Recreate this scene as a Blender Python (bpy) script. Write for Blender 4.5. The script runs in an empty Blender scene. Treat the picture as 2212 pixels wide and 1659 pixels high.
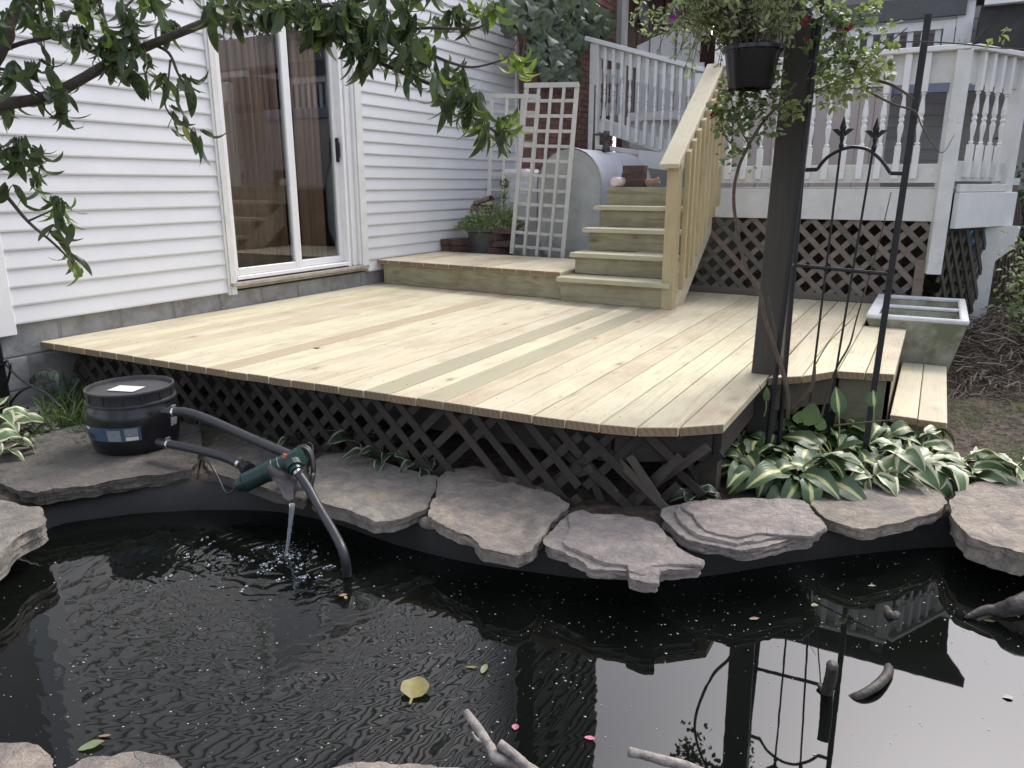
import bpy, math, random
from mathutils import Vector, Matrix, noise as mnoise
random.seed(7)
R = math.radians
scene = bpy.context.scene

# ------------------------------------------------------------------ camera
FPX, PITCH, YAW, CAMZ = 1621.0, R(14.86), R(29.1), 1.45
cam_d = bpy.data.cameras.new('camera')
cam = bpy.data.objects.new('camera', cam_d)
scene.collection.objects.link(cam)
cam.location = (0, 0, CAMZ)
cam.rotation_euler = (R(90) - PITCH, 0, YAW)
cam_d.sensor_width = 36.0
cam_d.lens = FPX / 2212 * 36
cam_d.clip_end = 500
cam_d.clip_start = 0.05
scene.camera = cam

# ------------------------------------------------------------------ world, sun, exposure
SUN_EL, SUN_AZ = R(49), R(11)          # azimuth measured from +Y towards +X
world = bpy.data.worlds.new("World")
scene.world = world
world.use_nodes = True
wn = world.node_tree
bg = wn.nodes['Background']
sky = wn.nodes.new('ShaderNodeTexSky')
sky.sky_type = 'NISHITA'
sky.sun_disc = False
sky.sun_elevation = SUN_EL
sky.sun_rotation = SUN_AZ
sky.air_density = 1.0
sky.dust_density = 3.0
sky.ozone_density = 1.0
hs = wn.nodes.new('ShaderNodeHueSaturation')
hs.inputs['Saturation'].default_value = 0.40
wn.links.new(sky.outputs[0], hs.inputs['Color'])
tm = wn.nodes.new('ShaderNodeMix'); tm.data_type = 'RGBA'; tm.blend_type = 'MULTIPLY'; tm.inputs[0].default_value = 1.0
tm.inputs[7].default_value = (0.98, 0.975, 1.02, 1)          # high thin cloud, faintly violet
wn.links.new(hs.outputs[0], tm.inputs[6]); wn.links.new(tm.outputs[2], bg.inputs['Color'])
bg.inputs['Strength'].default_value = 0.15
sun_d = bpy.data.lights.new('sun', 'SUN')
sun_d.energy = 0.7
sun_d.angle = R(18)
sun_d.color = (1.0, 0.96, 0.9)
sun = bpy.data.objects.new('sun', sun_d)
scene.collection.objects.link(sun)
sd = Vector((math.sin(SUN_AZ) * math.cos(SUN_EL), math.cos(SUN_AZ) * math.cos(SUN_EL), math.sin(SUN_EL)))
sun.rotation_euler = sd.to_track_quat('Z', 'Y').to_euler()
scene.view_settings.view_transform = 'Standard'
scene.view_settings.look = 'None'
scene.view_settings.gamma = 1.0
scene.view_settings.exposure = 1.38
scene.view_settings.use_curve_mapping = False

# ------------------------------------------------------------------ measured points: a photograph point on a known plane
_cy, _sy = math.cos(YAW), math.sin(YAW)
_f = Vector((-_sy, _cy, 0)); _r = Vector((_cy, _sy, 0)); _u = Vector((0, 0, 1))
_f2 = _f * math.cos(PITCH) - _u * math.sin(PITCH)
_u2 = _u * math.cos(PITCH) + _f * math.sin(PITCH)
CAM = Vector((0, 0, CAMZ))
def ray(x, y): return _f2 + _r * ((x - 1106) / FPX) - _u2 * ((y - 829.5) / FPX)
def onz(x, y, z): d = ray(x, y); return CAM + d * ((z - CAMZ) / d.z)
def onx(x, y, X): d = ray(x, y); return CAM + d * (X / d.x)
def ony(x, y, Y): d = ray(x, y); return CAM + d * (Y / d.y)
def atd(x, y, t): return CAM + ray(x, y) * t

# ------------------------------------------------------------------ materials
class NT:
    def __init__(s, name):
        s.m = bpy.data.materials.new(name); s.m.use_nodes = True
        s.t = s.m.node_tree; s.p = s.t.nodes['Principled BSDF']; s.out = s.t.nodes['Material Output']
    def n(s, typ, **kw):
        nd = s.t.nodes.new('ShaderNode' + typ)
        for k, v in kw.items():
            if k.startswith('i_'):
                key = k[2:].replace('_', ' ')
                nd.inputs[key].default_value = v
            else: setattr(nd, k, v)
        return nd
    def l(s, a, b): s.t.links.new(a, b)
    def coord(s, scale=(1, 1, 1), rnd=0.0, out='Object', rot=(0, 0, 0)):
        tc = s.n('TexCoord'); mp = s.n('Mapping')
        mp.inputs['Scale'].default_value = scale
        mp.inputs['Rotation'].default_value = rot
        s.l(tc.outputs[out], mp.inputs['Vector'])
        if rnd:
            oi = s.n('ObjectInfo'); mu = s.n('Math', operation='MULTIPLY'); mu.inputs[1].default_value = rnd
            s.l(oi.outputs['Random'], mu.inputs[0]); s.l(mu.outputs[0], mp.inputs['Location'])
        return mp.outputs[0]
    def noise(s, vec, scale, detail=5, rough=0.6, dist=0.0):
        nd = s.n('TexNoise'); nd.inputs['Scale'].default_value = scale; nd.inputs['Detail'].default_value = detail
        nd.inputs['Roughness'].default_value = rough; nd.inputs['Distortion'].default_value = dist
        s.l(vec, nd.inputs['Vector']); return nd.outputs['Fac']
    def ramp(s, fac, stops):
        r = s.n('ValToRGB'); e = r.color_ramp.elements
        while len(e) < len(stops): e.new(0.5)
        for i, (p, c) in enumerate(stops):
            e[i].position = p
            e[i].color = (c, c, c, 1) if isinstance(c, (int, float)) else (*c, 1)
        s.l(fac, r.inputs[0]); return r.outputs[0]
    def mix(s, fac, a, b, typ='MIX'):
        m = s.n('Mix', data_type='RGBA', blend_type=typ)
        for inp, v in ((m.inputs[0], fac), (m.inputs[6], a), (m.inputs[7], b)):
            if isinstance(v, (int, float)): inp.default_value = v
            elif isinstance(v, tuple): inp.default_value = (*v, 1)
            else: s.l(v, inp)
        return m.outputs[2]
    def bump(s, fac, strength=0.3, dist=0.01):
        b = s.n('Bump'); b.inputs['Strength'].default_value = strength; b.inputs['Distance'].default_value = dist
        s.l(fac, b.inputs['Height']); s.l(b.outputs[0], s.p.inputs['Normal'])
    def col(s, c):
        if isinstance(c, tuple): s.p.inputs['Base Color'].default_value = (*c, 1)
        else: s.l(c, s.p.inputs['Base Color'])
    def rough(s, r): s.p.inputs['Roughness'].default_value = r
    def rnd(s):
        return s.n('ObjectInfo').outputs['Random']

def m_plain(name, c, rough=0.5, metal=0.0, amt=0.12, scale=8, bump=0.1, bs=60, dirt=None, rnd=0.0):
    t = NT(name); v = t.coord(rnd=7.0)
    f = t.noise(v, scale)
    dark = tuple(x * (1 - amt) for x in c); lite = tuple(min(1, x * (1 + amt)) for x in c)
    cc = t.ramp(f, [(0.3, dark), (0.7, lite)])
    if dirt:
        g = t.noise(v, dirt[1], 8, 0.7)
        cc = t.mix(t.ramp(g, [(dirt[2], 0.0), (dirt[2] + 0.2, dirt[3])]), cc, dirt[0])
    if rnd:
        rr = t.ramp(t.rnd(), [(0, 1 - rnd), (1, 1.0)])
        cc = t.mix(1.0, cc, rr, 'MULTIPLY')
    t.col(cc); t.rough(rough); t.p.inputs['Metallic'].default_value = metal
    if bump: t.bump(t.noise(v, bs), bump, 0.005)
    return t.m

def m_wood(name, light, dark, knot=(0.2, 0.13, 0.07), axis=1, rough=0.75, vary=0.25, tint=((1, 1, 1), (1, 1, 1)), kn=1.0, blotch=0.5, ks=0.6, gs=1.0):
    """boards grained along one axis, each board shifted by its own random number"""
    t = NT(name)
    sc = [22.0, 22.0, 22.0]; sc[axis] = 1.1
    v = t.coord(tuple(sc), rnd=60.0)
    g = t.noise(v, 1.0, 7, 0.65, 1.4)
    c = t.ramp(g, [(0.3, dark), (0.47, light), (0.6, tuple(a * 0.93 + b * 0.07 for a, b in zip(light, dark))), (0.75, dark)])
    # fine rings
    sc2 = [9.0, 9.0, 9.0]; sc2[axis] = 0.7
    v2 = t.coord(tuple(sc2), rnd=31.0)
    w = t.n('TexWave', wave_type='BANDS', bands_direction='X' if axis != 0 else 'Y')
    w.inputs['Scale'].default_value = 2.2; w.inputs['Distortion'].default_value = 9.0
    w.inputs['Detail'].default_value = 2.0; w.inputs['Detail Scale'].default_value = 0.8
    t.l(v2, w.inputs['Vector'])
    c = t.mix(t.ramp(w.outputs['Fac'], [(0.55, 0.0), (1.0, 0.35)]), c, dark)
    # blotches of stain
    v3 = t.coord((1, 1, 1), rnd=13.0)
    b = t.noise(t.coord((1.0, 0.45, 1.0) if axis == 1 else (1, 1, 1), rnd=13.0), 3.6, 5, 0.65)
    c = t.mix(t.ramp(b, [(0.44, 0.0), (0.66, blotch)]), c, tuple(a * 0.72 + b_ * 0.14 for a, b_ in zip(dark, (0.5, 0.3, 0.2))))
    # knots
    if kn:
        sk = [7.0, 7.0, 7.0]; sk[axis] = 3.2
        v4 = t.coord(tuple(sk), rnd=91.0)
        vo = t.n('TexVoronoi'); vo.inputs['Scale'].default_value = ks; vo.inputs['Randomness'].default_value = 1.0; t.l(v4, vo.inputs['Vector'])
        k = t.ramp(vo.outputs['Distance'], [(0.03, 0.85 * kn), (0.09, 0.25 * kn), (0.22, 0.0)])
        c = t.mix(k, c, knot)
    rr = t.ramp(t.rnd(), [(0, tuple((1 - vary) * a for a in tint[0])), (0.5, (1 - vary * 0.4,) * 3), (1, tint[1])])
    c = t.mix(1.0, c, rr, 'MULTIPLY')
    t.col(c); t.rough(rough); t.bump(g, 0.25, 0.004)
    return t.m

def m_leaf(name, c1, c2, rough=0.45, trans=0.25, vary=0.35, tc=None):
    t = NT(name)
    v = t.coord(rnd=5.0)
    f = t.noise(v, 25, 3)
    c = t.ramp(f, [(0.3, c1), (0.7, c2)])
    rr = t.ramp(t.rnd(), [(0, 1 - vary), (1, 1.0)])
    c = t.mix(1.0, c, rr, 'MULTIPLY')
    t.col(c); t.rough(rough)
    tr = t.n('BsdfTranslucent'); ms = t.n('MixShader'); ms.inputs[0].default_value = trans
    t.l(t.mix(0.5, c, tc or (0.25, 0.4, 0.05)), tr.inputs['Color'])
    t.l(t.p.outputs[0], ms.inputs[1]); t.l(tr.outputs[0], ms.inputs[2]); t.l(ms.outputs[0], t.out.inputs[0])
    return t.m

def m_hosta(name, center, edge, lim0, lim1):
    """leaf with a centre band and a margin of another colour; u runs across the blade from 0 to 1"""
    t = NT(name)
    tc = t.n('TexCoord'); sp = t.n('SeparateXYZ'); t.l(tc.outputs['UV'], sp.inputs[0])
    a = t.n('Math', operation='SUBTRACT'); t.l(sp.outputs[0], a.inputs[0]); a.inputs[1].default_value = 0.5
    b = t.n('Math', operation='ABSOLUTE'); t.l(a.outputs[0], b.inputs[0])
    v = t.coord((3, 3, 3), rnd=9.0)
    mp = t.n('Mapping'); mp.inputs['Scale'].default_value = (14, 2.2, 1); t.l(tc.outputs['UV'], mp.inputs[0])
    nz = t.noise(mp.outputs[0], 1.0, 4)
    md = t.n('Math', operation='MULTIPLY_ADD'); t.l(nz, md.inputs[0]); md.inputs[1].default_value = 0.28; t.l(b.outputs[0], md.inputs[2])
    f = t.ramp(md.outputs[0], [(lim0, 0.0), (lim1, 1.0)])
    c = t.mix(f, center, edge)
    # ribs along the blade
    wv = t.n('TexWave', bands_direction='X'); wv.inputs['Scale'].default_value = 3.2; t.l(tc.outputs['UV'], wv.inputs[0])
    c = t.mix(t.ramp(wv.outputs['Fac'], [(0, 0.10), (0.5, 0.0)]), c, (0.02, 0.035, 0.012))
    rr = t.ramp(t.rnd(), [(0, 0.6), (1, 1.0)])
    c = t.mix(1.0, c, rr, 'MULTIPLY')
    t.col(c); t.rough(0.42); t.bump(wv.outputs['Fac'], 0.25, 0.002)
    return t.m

def m_stone(name, c1, c2, c3, wet=0.0, lichen=True, seed=0.0, rough=0.85):
    t = NT(name)
    v = t.coord(rnd=20.0)
    big = t.noise(v, 5.5, 8, 0.68, 0.9); fine = t.noise(v, 60, 8, 0.7); mid = t.noise(v, 16, 8, 0.68, 0.4)
    c = t.ramp(big, [(0.35, c1), (0.5, c2), (0.66, c3)])
    c = t.mix(t.ramp(mid, [(0.38, 0.0), (0.68, 0.6)]), c, tuple(x * 0.62 for x in c1))
    c = t.mix(t.ramp(fine, [(0.3, 0.35), (0.5, 0.0)]), c, tuple(x * 0.5 for x in c1))
    c = t.mix(t.ramp(fine, [(0.62, 0.0), (0.8, 0.35)]), c, (0.5, 0.48, 0.44))
    if lichen:
        g = t.noise(v, 3.1, 4, 0.5)
        c = t.mix(t.ramp(g, [(0.66, 0.0), (0.74, 0.4)]), c, (0.32, 0.24, 0.11))
    t.col(c); t.rough(rough)
    ad = t.n('Math', operation='MULTIPLY_ADD'); t.l(mid, ad.inputs[0]); ad.inputs[1].default_value = 2.0; t.l(fine, ad.inputs[2])
    ck = t.n('TexVoronoi', feature='DISTANCE_TO_EDGE'); ck.inputs['Scale'].default_value = 3.5
    vd = t.n('VectorMath', operation='ADD'); t.l(t.coord(rnd=20.0), vd.inputs[0]); nn = t.n('TexNoise'); nn.inputs['Scale'].default_value = 6; t.l(v, nn.inputs['Vector']); t.l(nn.outputs['Color'], vd.inputs[1]); t.l(vd.outputs[0], ck.inputs['Vector'])
    cr = t.ramp(ck.outputs['Distance'], [(0.0, 0.0), (0.02, 1.0)])
    am = t.n('Math', operation='MULTIPLY_ADD'); t.l(cr, am.inputs[0]); am.inputs[1].default_value = 0.3; t.l(ad.outputs[0], am.inputs[2])
    t.bump(am.outputs[0], 0.9, 0.014)
    if wet:
        w = t.noise(v, 2.0, 3)
        t.l(t.ramp(w, [(0.4, 0.25), (0.6, 0.8)]), t.p.inputs['Roughness'])
    return t.m

MAT = {}
MAT['deck'] = m_wood('pine_decking', (0.63, 0.575, 0.42), (0.46, 0.385, 0.265), tint=((1, 0.95, 0.88), (0.97, 1, 0.92)), vary=0.17, blotch=0.62, ks=0.8)
MAT['deck_tan'] = m_wood('pine_decking_tan', (0.43, 0.355, 0.235), (0.37, 0.295, 0.185), vary=0.06, kn=0.4, blotch=0.2)
MAT['deck_olive'] = m_wood('pine_decking_olive', (0.37, 0.34, 0.23), (0.31, 0.285, 0.185), vary=0.06, kn=0.3, blotch=0.2)
MAT['deck_x'] = m_wood('pine_crosswise', (0.54, 0.51, 0.37), (0.44, 0.40, 0.27), axis=0, vary=0.12, tint=((0.96, 1, 0.9), (1, 1, 1)))
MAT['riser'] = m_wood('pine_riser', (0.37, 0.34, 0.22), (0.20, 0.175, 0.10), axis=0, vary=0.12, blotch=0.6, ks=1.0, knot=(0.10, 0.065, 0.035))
MAT['dark_riser'] = m_wood('olive_brown_board', (0.17, 0.155, 0.10), (0.11, 0.10, 0.062), axis=0, vary=0.1, blotch=0.5)  # darker, browner version of the riser pine
MAT['deck_z'] = m_wood('pine_upright', (0.50, 0.42, 0.25), (0.42, 0.33, 0.18), axis=2, vary=0.1, kn=0.4)
MAT['deck_y'] = m_wood('pine_lengthwise', (0.60, 0.55, 0.40), (0.50, 0.43, 0.29), axis=1, vary=0.06, kn=0.5)
def m_shaded_endgrain():  # end grain rings, with the shading of the cut ends put into the brown
    t = NT('pine_shaded_end_grain')
    v = t.coord((1, 1, 1), rnd=3.0)
    w = t.n('TexWave', wave_type='RINGS', rings_direction='Y'); w.inputs['Scale'].default_value = 14; w.inputs['Distortion'].default_value = 1.5
    t.l(v, w.inputs['Vector'])
    c = t.mix(t.ramp(w.outputs['Fac'], [(0.3, 0.0), (0.9, 0.6)]), (0.27, 0.205, 0.13), (0.17, 0.125, 0.08))
    rr = t.ramp(t.rnd(), [(0, (0.75, 0.8, 0.75)), (1, (1.15, 1.05, 1.0))])
    t.col(t.mix(1.0, c, rr, 'MULTIPLY')); t.rough(0.9)
    return t.m
MAT['shaded_endgrain'] = m_shaded_endgrain()
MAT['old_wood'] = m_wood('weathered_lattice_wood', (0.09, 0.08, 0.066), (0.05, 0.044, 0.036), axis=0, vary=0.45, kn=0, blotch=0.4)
MAT['dark_lattice'] = m_wood('dark_lattice_stain_and_shade', (0.046, 0.040, 0.033), (0.025, 0.022, 0.018), axis=0, vary=0.5, kn=0, blotch=0.4)  # lattice stain; also colours rim joists and posts with the shade under the deck
MAT['lattice_brown'] = m_wood('brown_grey_lattice', (0.22, 0.19, 0.16), (0.145, 0.125, 0.105), axis=0, vary=0.4, kn=0, tint=((0.9, 1, 0.95), (1.05, 0.95, 0.95)), blotch=0.4)
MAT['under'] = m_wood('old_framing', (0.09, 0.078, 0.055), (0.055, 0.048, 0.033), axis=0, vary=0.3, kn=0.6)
MAT['post_dark'] = m_wood('dark_painted_post', (0.055, 0.052, 0.045), (0.04, 0.037, 0.032), axis=2, rough=0.7, vary=0.0, kn=0.0, blotch=0.2)
def m_siding():
    t = NT('white_vinyl_siding')
    v = t.coord((1, 0.6, 1), rnd=5)
    f = t.noise(v, 2.5, 5)
    c = t.ramp(f, [(0.3, (0.63, 0.635, 0.65)), (0.7, (0.70, 0.705, 0.72))])
    g = t.noise(v, 9, 8, 0.7)
    c = t.mix(t.ramp(g, [(0.6, 0.0), (0.85, 0.25)]), c, (0.45, 0.46, 0.44))
    t.col(c); t.rough(0.45)
    t.bump(t.noise(t.coord((60, 3, 60)), 1.0, 4), 0.08, 0.003)
    return t.m
MAT['siding'] = m_siding()
MAT['white'] = m_plain('white_paint', (0.8, 0.8, 0.79), 0.5, amt=0.05, dirt=((0.35, 0.34, 0.30), 14, 0.62, 0.5), rnd=0.06)
MAT['white_old'] = m_plain('worn_white_paint', (0.72, 0.72, 0.69), 0.6, amt=0.1, scale=5, dirt=((0.28, 0.27, 0.22), 9, 0.58, 0.6), rnd=0.1)
MAT['white_trellis'] = m_plain('cream_white_trellis_paint', (0.58, 0.57, 0.52), 0.6, amt=0.08, dirt=((0.3, 0.28, 0.22), 20, 0.62, 0.5), rnd=0.12)
MAT['vinyl'] = m_plain('white_vinyl_trim', (0.78, 0.78, 0.78), 0.35, amt=0.03, dirt=((0.4, 0.36, 0.3), 10, 0.66, 0.4))
MAT['block'] = m_plain('grey_painted_block', (0.28, 0.285, 0.285), 0.9, amt=0.2, scale=9, bump=0.8, bs=50, dirt=((0.15, 0.135, 0.11), 7, 0.48, 0.7), rnd=0.08)
MAT['mortar'] = m_plain('grey_mortar', (0.215, 0.215, 0.21), 0.95, amt=0.2, bump=0.6)
MAT['sill'] = m_plain('weathered_sill_wood', (0.36, 0.33, 0.28), 0.8, amt=0.2, scale=15, dirt=((0.2, 0.17, 0.13), 20, 0.55, 0.6))
MAT['brick'] = m_plain('red_brick', (0.21, 0.105, 0.085), 0.9, amt=0.35, scale=9, bump=0.6, bs=70, dirt=((0.14, 0.06, 0.05), 6, 0.52, 0.8))
MAT['brick_dark'] = m_plain('loose_dark_brick', (0.115, 0.07, 0.06), 0.95, amt=0.35, scale=18, bump=0.7, bs=70, dirt=((0.2, 0.18, 0.16), 25, 0.6, 0.5), rnd=0.35)
MAT['brown_wall'] = m_plain('brown_stained_boards', (0.10, 0.042, 0.032), 0.7, amt=0.2, scale=6, rnd=0.3)
MAT['taupe'] = m_plain('taupe_panel', (0.42, 0.37, 0.345), 0.6, amt=0.08, scale=3, rnd=0.15)
MAT['taupe2'] = m_plain('grey_clapboard', (0.44, 0.43, 0.41), 0.6, amt=0.08, scale=3, rnd=0.08)
MAT['blue'] = m_plain('slate_blue_band', (0.22, 0.24, 0.32), 0.5, amt=0.1)
MAT['tank'] = m_plain('silver_grey_tank_paint', (0.50, 0.51, 0.56), 0.42, metal=0.1, amt=0.12, scale=5, dirt=((0.22, 0.2, 0.16), 7, 0.58, 0.6))
MAT['tank_end'] = m_plain('dull_grey_tank_end', (0.42, 0.435, 0.41), 0.7, amt=0.15, scale=6, dirt=((0.2, 0.19, 0.15), 10, 0.55, 0.6))
MAT['iron'] = m_plain('black_iron', (0.025, 0.025, 0.027), 0.5, metal=0.3, amt=0.3, scale=40, dirt=((0.12, 0.06, 0.035), 30, 0.64, 0.5))
MAT['rust_pipe'] = m_plain('dark_pipe', (0.07, 0.062, 0.06), 0.7, amt=0.3, scale=30)
MAT['black_plastic'] = m_plain('black_plastic', (0.010, 0.010, 0.012), 0.28, amt=0.1, bump=0.03)
MAT['lid'] = m_plain('scuffed_black_lid', (0.035, 0.035, 0.037), 0.42, amt=0.3, scale=10, dirt=((0.10, 0.095, 0.085), 12, 0.58, 0.6))
MAT['hose'] = m_plain('ribbed_black_hose', (0.03, 0.031, 0.034), 0.42, amt=0.2, scale=20)
MAT['green_plastic'] = m_plain('dark_green_plastic', (0.012, 0.036, 0.030), 0.35, amt=0.15, dirt=((0.09, 0.10, 0.085), 20, 0.62, 0.5))
MAT['steel'] = m_plain('bright_steel', (0.7, 0.7, 0.7), 0.25, metal=1.0, amt=0.1)
MAT['paper'] = m_plain('faded_paper', (0.66, 0.62, 0.56), 0.7, amt=0.08, scale=20, dirt=((0.4, 0.36, 0.3), 60, 0.56, 0.5))
MAT['label_blue'] = m_plain('blue_label', (0.045, 0.085, 0.14), 0.45, amt=0.2, scale=18)
MAT['label_grey'] = m_plain('grey_label_print', (0.22, 0.23, 0.245), 0.5, amt=0.15, scale=60)
MAT['label_dark'] = m_plain('dark_label_print', (0.02, 0.025, 0.04), 0.5)
MAT['orange'] = m_plain('orange_cap', (0.5, 0.14, 0.03), 0.5)
MAT['concrete'] = m_plain('old_concrete', (0.50, 0.47, 0.40), 0.9, amt=0.15, scale=5, bump=0.6, bs=60, dirt=((0.12, 0.15, 0.07), 2.6, 0.40, 0.85))
MAT['concrete_rim'] = m_plain('pale_concrete_rim', (0.64, 0.64, 0.64), 0.85, amt=0.12, scale=12, bump=0.5, dirt=((0.25, 0.23, 0.2), 16, 0.6, 0.5))
MAT['terracotta'] = m_plain('terracotta', (0.30, 0.19, 0.13), 0.85, amt=0.2, scale=10)
MAT['terracotta_dark'] = m_plain('mossy_terracotta', (0.17, 0.11, 0.085), 0.9, amt=0.25, scale=12)
MAT['pvc'] = m_plain('pinkish_white_plastic', (0.72, 0.62, 0.58), 0.45, amt=0.04)
MAT['pot_dark'] = m_plain('dark_green_grey_pot', (0.075, 0.08, 0.07), 0.55, amt=0.15)
MAT['twig'] = m_plain('brown_stem', (0.10, 0.075, 0.055), 0.85, amt=0.3, scale=40)
MAT['bark'] = m_plain('grey_brown_bark', (0.085, 0.07, 0.058), 0.9, amt=0.35, scale=30, bump=0.9, bs=70)
MAT['driftwood'] = m_plain('bleached_stick', (0.30, 0.265, 0.235), 0.85, amt=0.45, scale=30, bump=1.0, bs=90, dirt=((0.10, 0.085, 0.07), 35, 0.52, 0.8))
MAT['wet_wood'] = m_plain('wet_dark_wood', (0.05, 0.042, 0.036), 0.5, amt=0.6, scale=30, bump=1.0, bs=80, dirt=((0.13, 0.11, 0.09), 25, 0.56, 0.7))
MAT['liner'] = m_plain('black_pond_liner', (0.017, 0.016, 0.015), 0.7, amt=0.4, scale=6, bump=0.3, bs=12, dirt=((0.04, 0.035, 0.028), 8, 0.55, 0.6))
MAT['peach'] = m_leaf('peach_leaf', (0.055, 0.088, 0.04), (0.09, 0.13, 0.06), rough=0.5, trans=0.25, tc=(0.22, 0.34, 0.08))
MAT['peach_new'] = m_leaf('young_peach_leaf', (0.14, 0.24, 0.04), (0.20, 0.32, 0.06), trans=0.35, tc=(0.4, 0.55, 0.08))
MAT['yellow_leaf'] = m_leaf('yellowing_leaf', (0.40, 0.36, 0.13), (0.30, 0.24, 0.09), trans=0.2, vary=0.1)
MAT['rose_leaf'] = m_leaf('rose_leaf', (0.085, 0.125, 0.07), (0.16, 0.21, 0.11), trans=0.3)
MAT['rose_lite'] = m_leaf('yellow_green_rose_leaf', (0.30, 0.35, 0.15), (0.42, 0.45, 0.22), trans=0.4)
MAT['basket_leaf'] = m_leaf('grey_green_trailing_leaf', (0.30, 0.34, 0.20), (0.46, 0.50, 0.33), trans=0.45)
MAT['ivy'] = m_leaf('ivy_leaf', (0.09, 0.125, 0.085), (0.15, 0.19, 0.135), trans=0.15, rough=0.6)
MAT['grass'] = m_leaf('grass_blade', (0.05, 0.10, 0.03), (0.10, 0.16, 0.05), trans=0.3)
MAT['grass_pale'] = m_leaf('pale_plant_leaf', (0.24, 0.31, 0.15), (0.38, 0.45, 0.25), trans=0.35)
MAT['dry'] = m_plain('dry_stems', (0.16, 0.125, 0.095), 0.9, amt=0.4, scale=15)
MAT['tree_leaf'] = m_leaf('tree_leaf', (0.04, 0.08, 0.025), (0.08, 0.13, 0.04), trans=0.2)
MAT['purple'] = m_leaf('purple_petal', (0.35, 0.08, 0.5), (0.42, 0.12, 0.6), trans=0.3, tc=(0.5, 0.1, 0.6))
MAT['red_petal'] = m_leaf('dark_red_petal', (0.13, 0.02, 0.03), (0.2, 0.04, 0.05), trans=0.2, tc=(0.4, 0.03, 0.05))
MAT['pink'] = m_leaf('pink_petal', (0.7, 0.15, 0.25), (0.75, 0.3, 0.35), trans=0.2, tc=(0.7, 0.2, 0.3))
MAT['hosta_cream'] = m_hosta('hosta_cream_centre', (0.62, 0.62, 0.26), (0.065, 0.125, 0.045), 0.20, 0.27)
MAT['hosta_edge'] = m_hosta('hosta_cream_margin', (0.10, 0.17, 0.06), (0.64, 0.64, 0.42), 0.42, 0.49)
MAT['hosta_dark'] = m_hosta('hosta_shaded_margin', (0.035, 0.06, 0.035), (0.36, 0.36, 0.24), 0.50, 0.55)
MAT['curtain'] = m_plain('brown_vertical_blind', (0.27, 0.17, 0.12), 0.8, amt=0.12, scale=4, rnd=0.25)
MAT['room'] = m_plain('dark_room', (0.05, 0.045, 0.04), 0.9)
MAT['roof'] = m_plain('dark_roof', (0.05, 0.05, 0.05), 0.9, amt=0.2)
MAT['grey_beam'] = m_plain('dark_grey_beam', (0.10, 0.10, 0.105), 0.6, amt=0.15)
MAT['plaque'] = m_plain('grey_plaque', (0.33, 0.35, 0.38), 0.7, amt=0.2, scale=20)
S1c = ((0.20, 0.185, 0.16), (0.29, 0.26, 0.22), (0.38, 0.335, 0.285))
MAT['stone'] = m_stone('grey_flagstone', *S1c)
MAT['stone_pink'] = m_stone('pinkish_flagstone', (0.26, 0.235, 0.22), (0.39, 0.335, 0.295), (0.50, 0.425, 0.37), lichen=False)
MAT['stone_warm'] = m_stone('warm_grey_flagstone', (0.24, 0.215, 0.19), (0.38, 0.325, 0.265), (0.51, 0.42, 0.33))
MAT['stone_wet'] = m_stone('damp_flagstone', (0.095, 0.085, 0.075), (0.14, 0.125, 0.105), (0.19, 0.165, 0.14), wet=1, lichen=False, rough=0.5)

def m_soil():
    t = NT('soil_and_grass')
    v = t.coord()
    n1 = t.noise(v, 1.3, 6, 0.6); n2 = t.noise(v, 18, 8, 0.7); n3 = t.noise(v, 90, 6, 0.7)
    soil = t.ramp(n2, [(0.35, (0.03, 0.022, 0.016)), (0.52, (0.085, 0.062, 0.046)), (0.68, (0.15, 0.115, 0.088))])
    gr = t.ramp(n3, [(0.3, (0.04, 0.06, 0.02)), (0.7, (0.10, 0.13, 0.05))])
    c = t.mix(t.ramp(n1, [(0.55, 0.0), (0.72, 0.55)]), soil, gr)
    t.col(c); t.rough(0.95); t.bump(n2, 0.9, 0.03)
    return t.m
MAT['soil'] = m_soil()
def m_water():
    t = NT('pond_water')
    t.col((0.004, 0.005, 0.004)); t.rough(0.015)
    t.p.inputs['IOR'].default_value = 1.5
    # ripples: strongest around the falling water, dying out across the pond
    tc = t.n('TexCoord')
    sub = t.n('VectorMath', operation='DISTANCE'); sub.inputs[1].default_value = WATERFALL_LOCAL
    t.l(tc.outputs['Object'], sub.inputs[0])
    fall = t.ramp(sub.outputs['Value'], [(0.0, 1.0), (0.25, 0.55), (0.75, 0.16), (1.0, 0.0)])
    sm = t.n('MapRange'); sm.inputs['From Max'].default_value = 1.7
    t.l(sub.outputs['Value'], sm.inputs['Value'])
    fall = t.ramp(sm.outputs[0], [(0.0, 1.0), (0.10, 0.42), (0.3, 0.10), (0.6, 0.026), (1.0, 0.002)])
    w = t.n('TexWave', wave_type='RINGS', rings_direction='SPHERICAL')
    mp = t.n('Mapping'); mp.inputs['Location'].default_value = tuple(-a for a in WATERFALL_LOCAL)
    t.l(tc.outputs['Object'], mp.inputs[0]); t.l(mp.outputs[0], w.inputs['Vector'])
    w.inputs['Scale'].default_value = 5.5; w.inputs['Distortion'].default_value = 11.0; w.inputs['Detail'].default_value = 2
    w.inputs['Detail Scale'].default_value = 1.2
    n = t.noise(t.coord((0.5, 1.6, 1), rot=(0, 0, R(-25))), 6, 2, 0.5, 2.0)
    ad = t.n('Math', operation='MULTIPLY_ADD'); t.l(n, ad.inputs[0]); ad.inputs[1].default_value = 1.3; t.l(w.outputs['Fac'], ad.inputs[2])
    mu = t.n('Math', operation='MULTIPLY'); t.l(ad.outputs[0], mu.inputs[0]); t.l(fall, mu.inputs[1])
    t.bump(mu.outputs[0], 0.30, 0.010)
    return t.m
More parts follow.
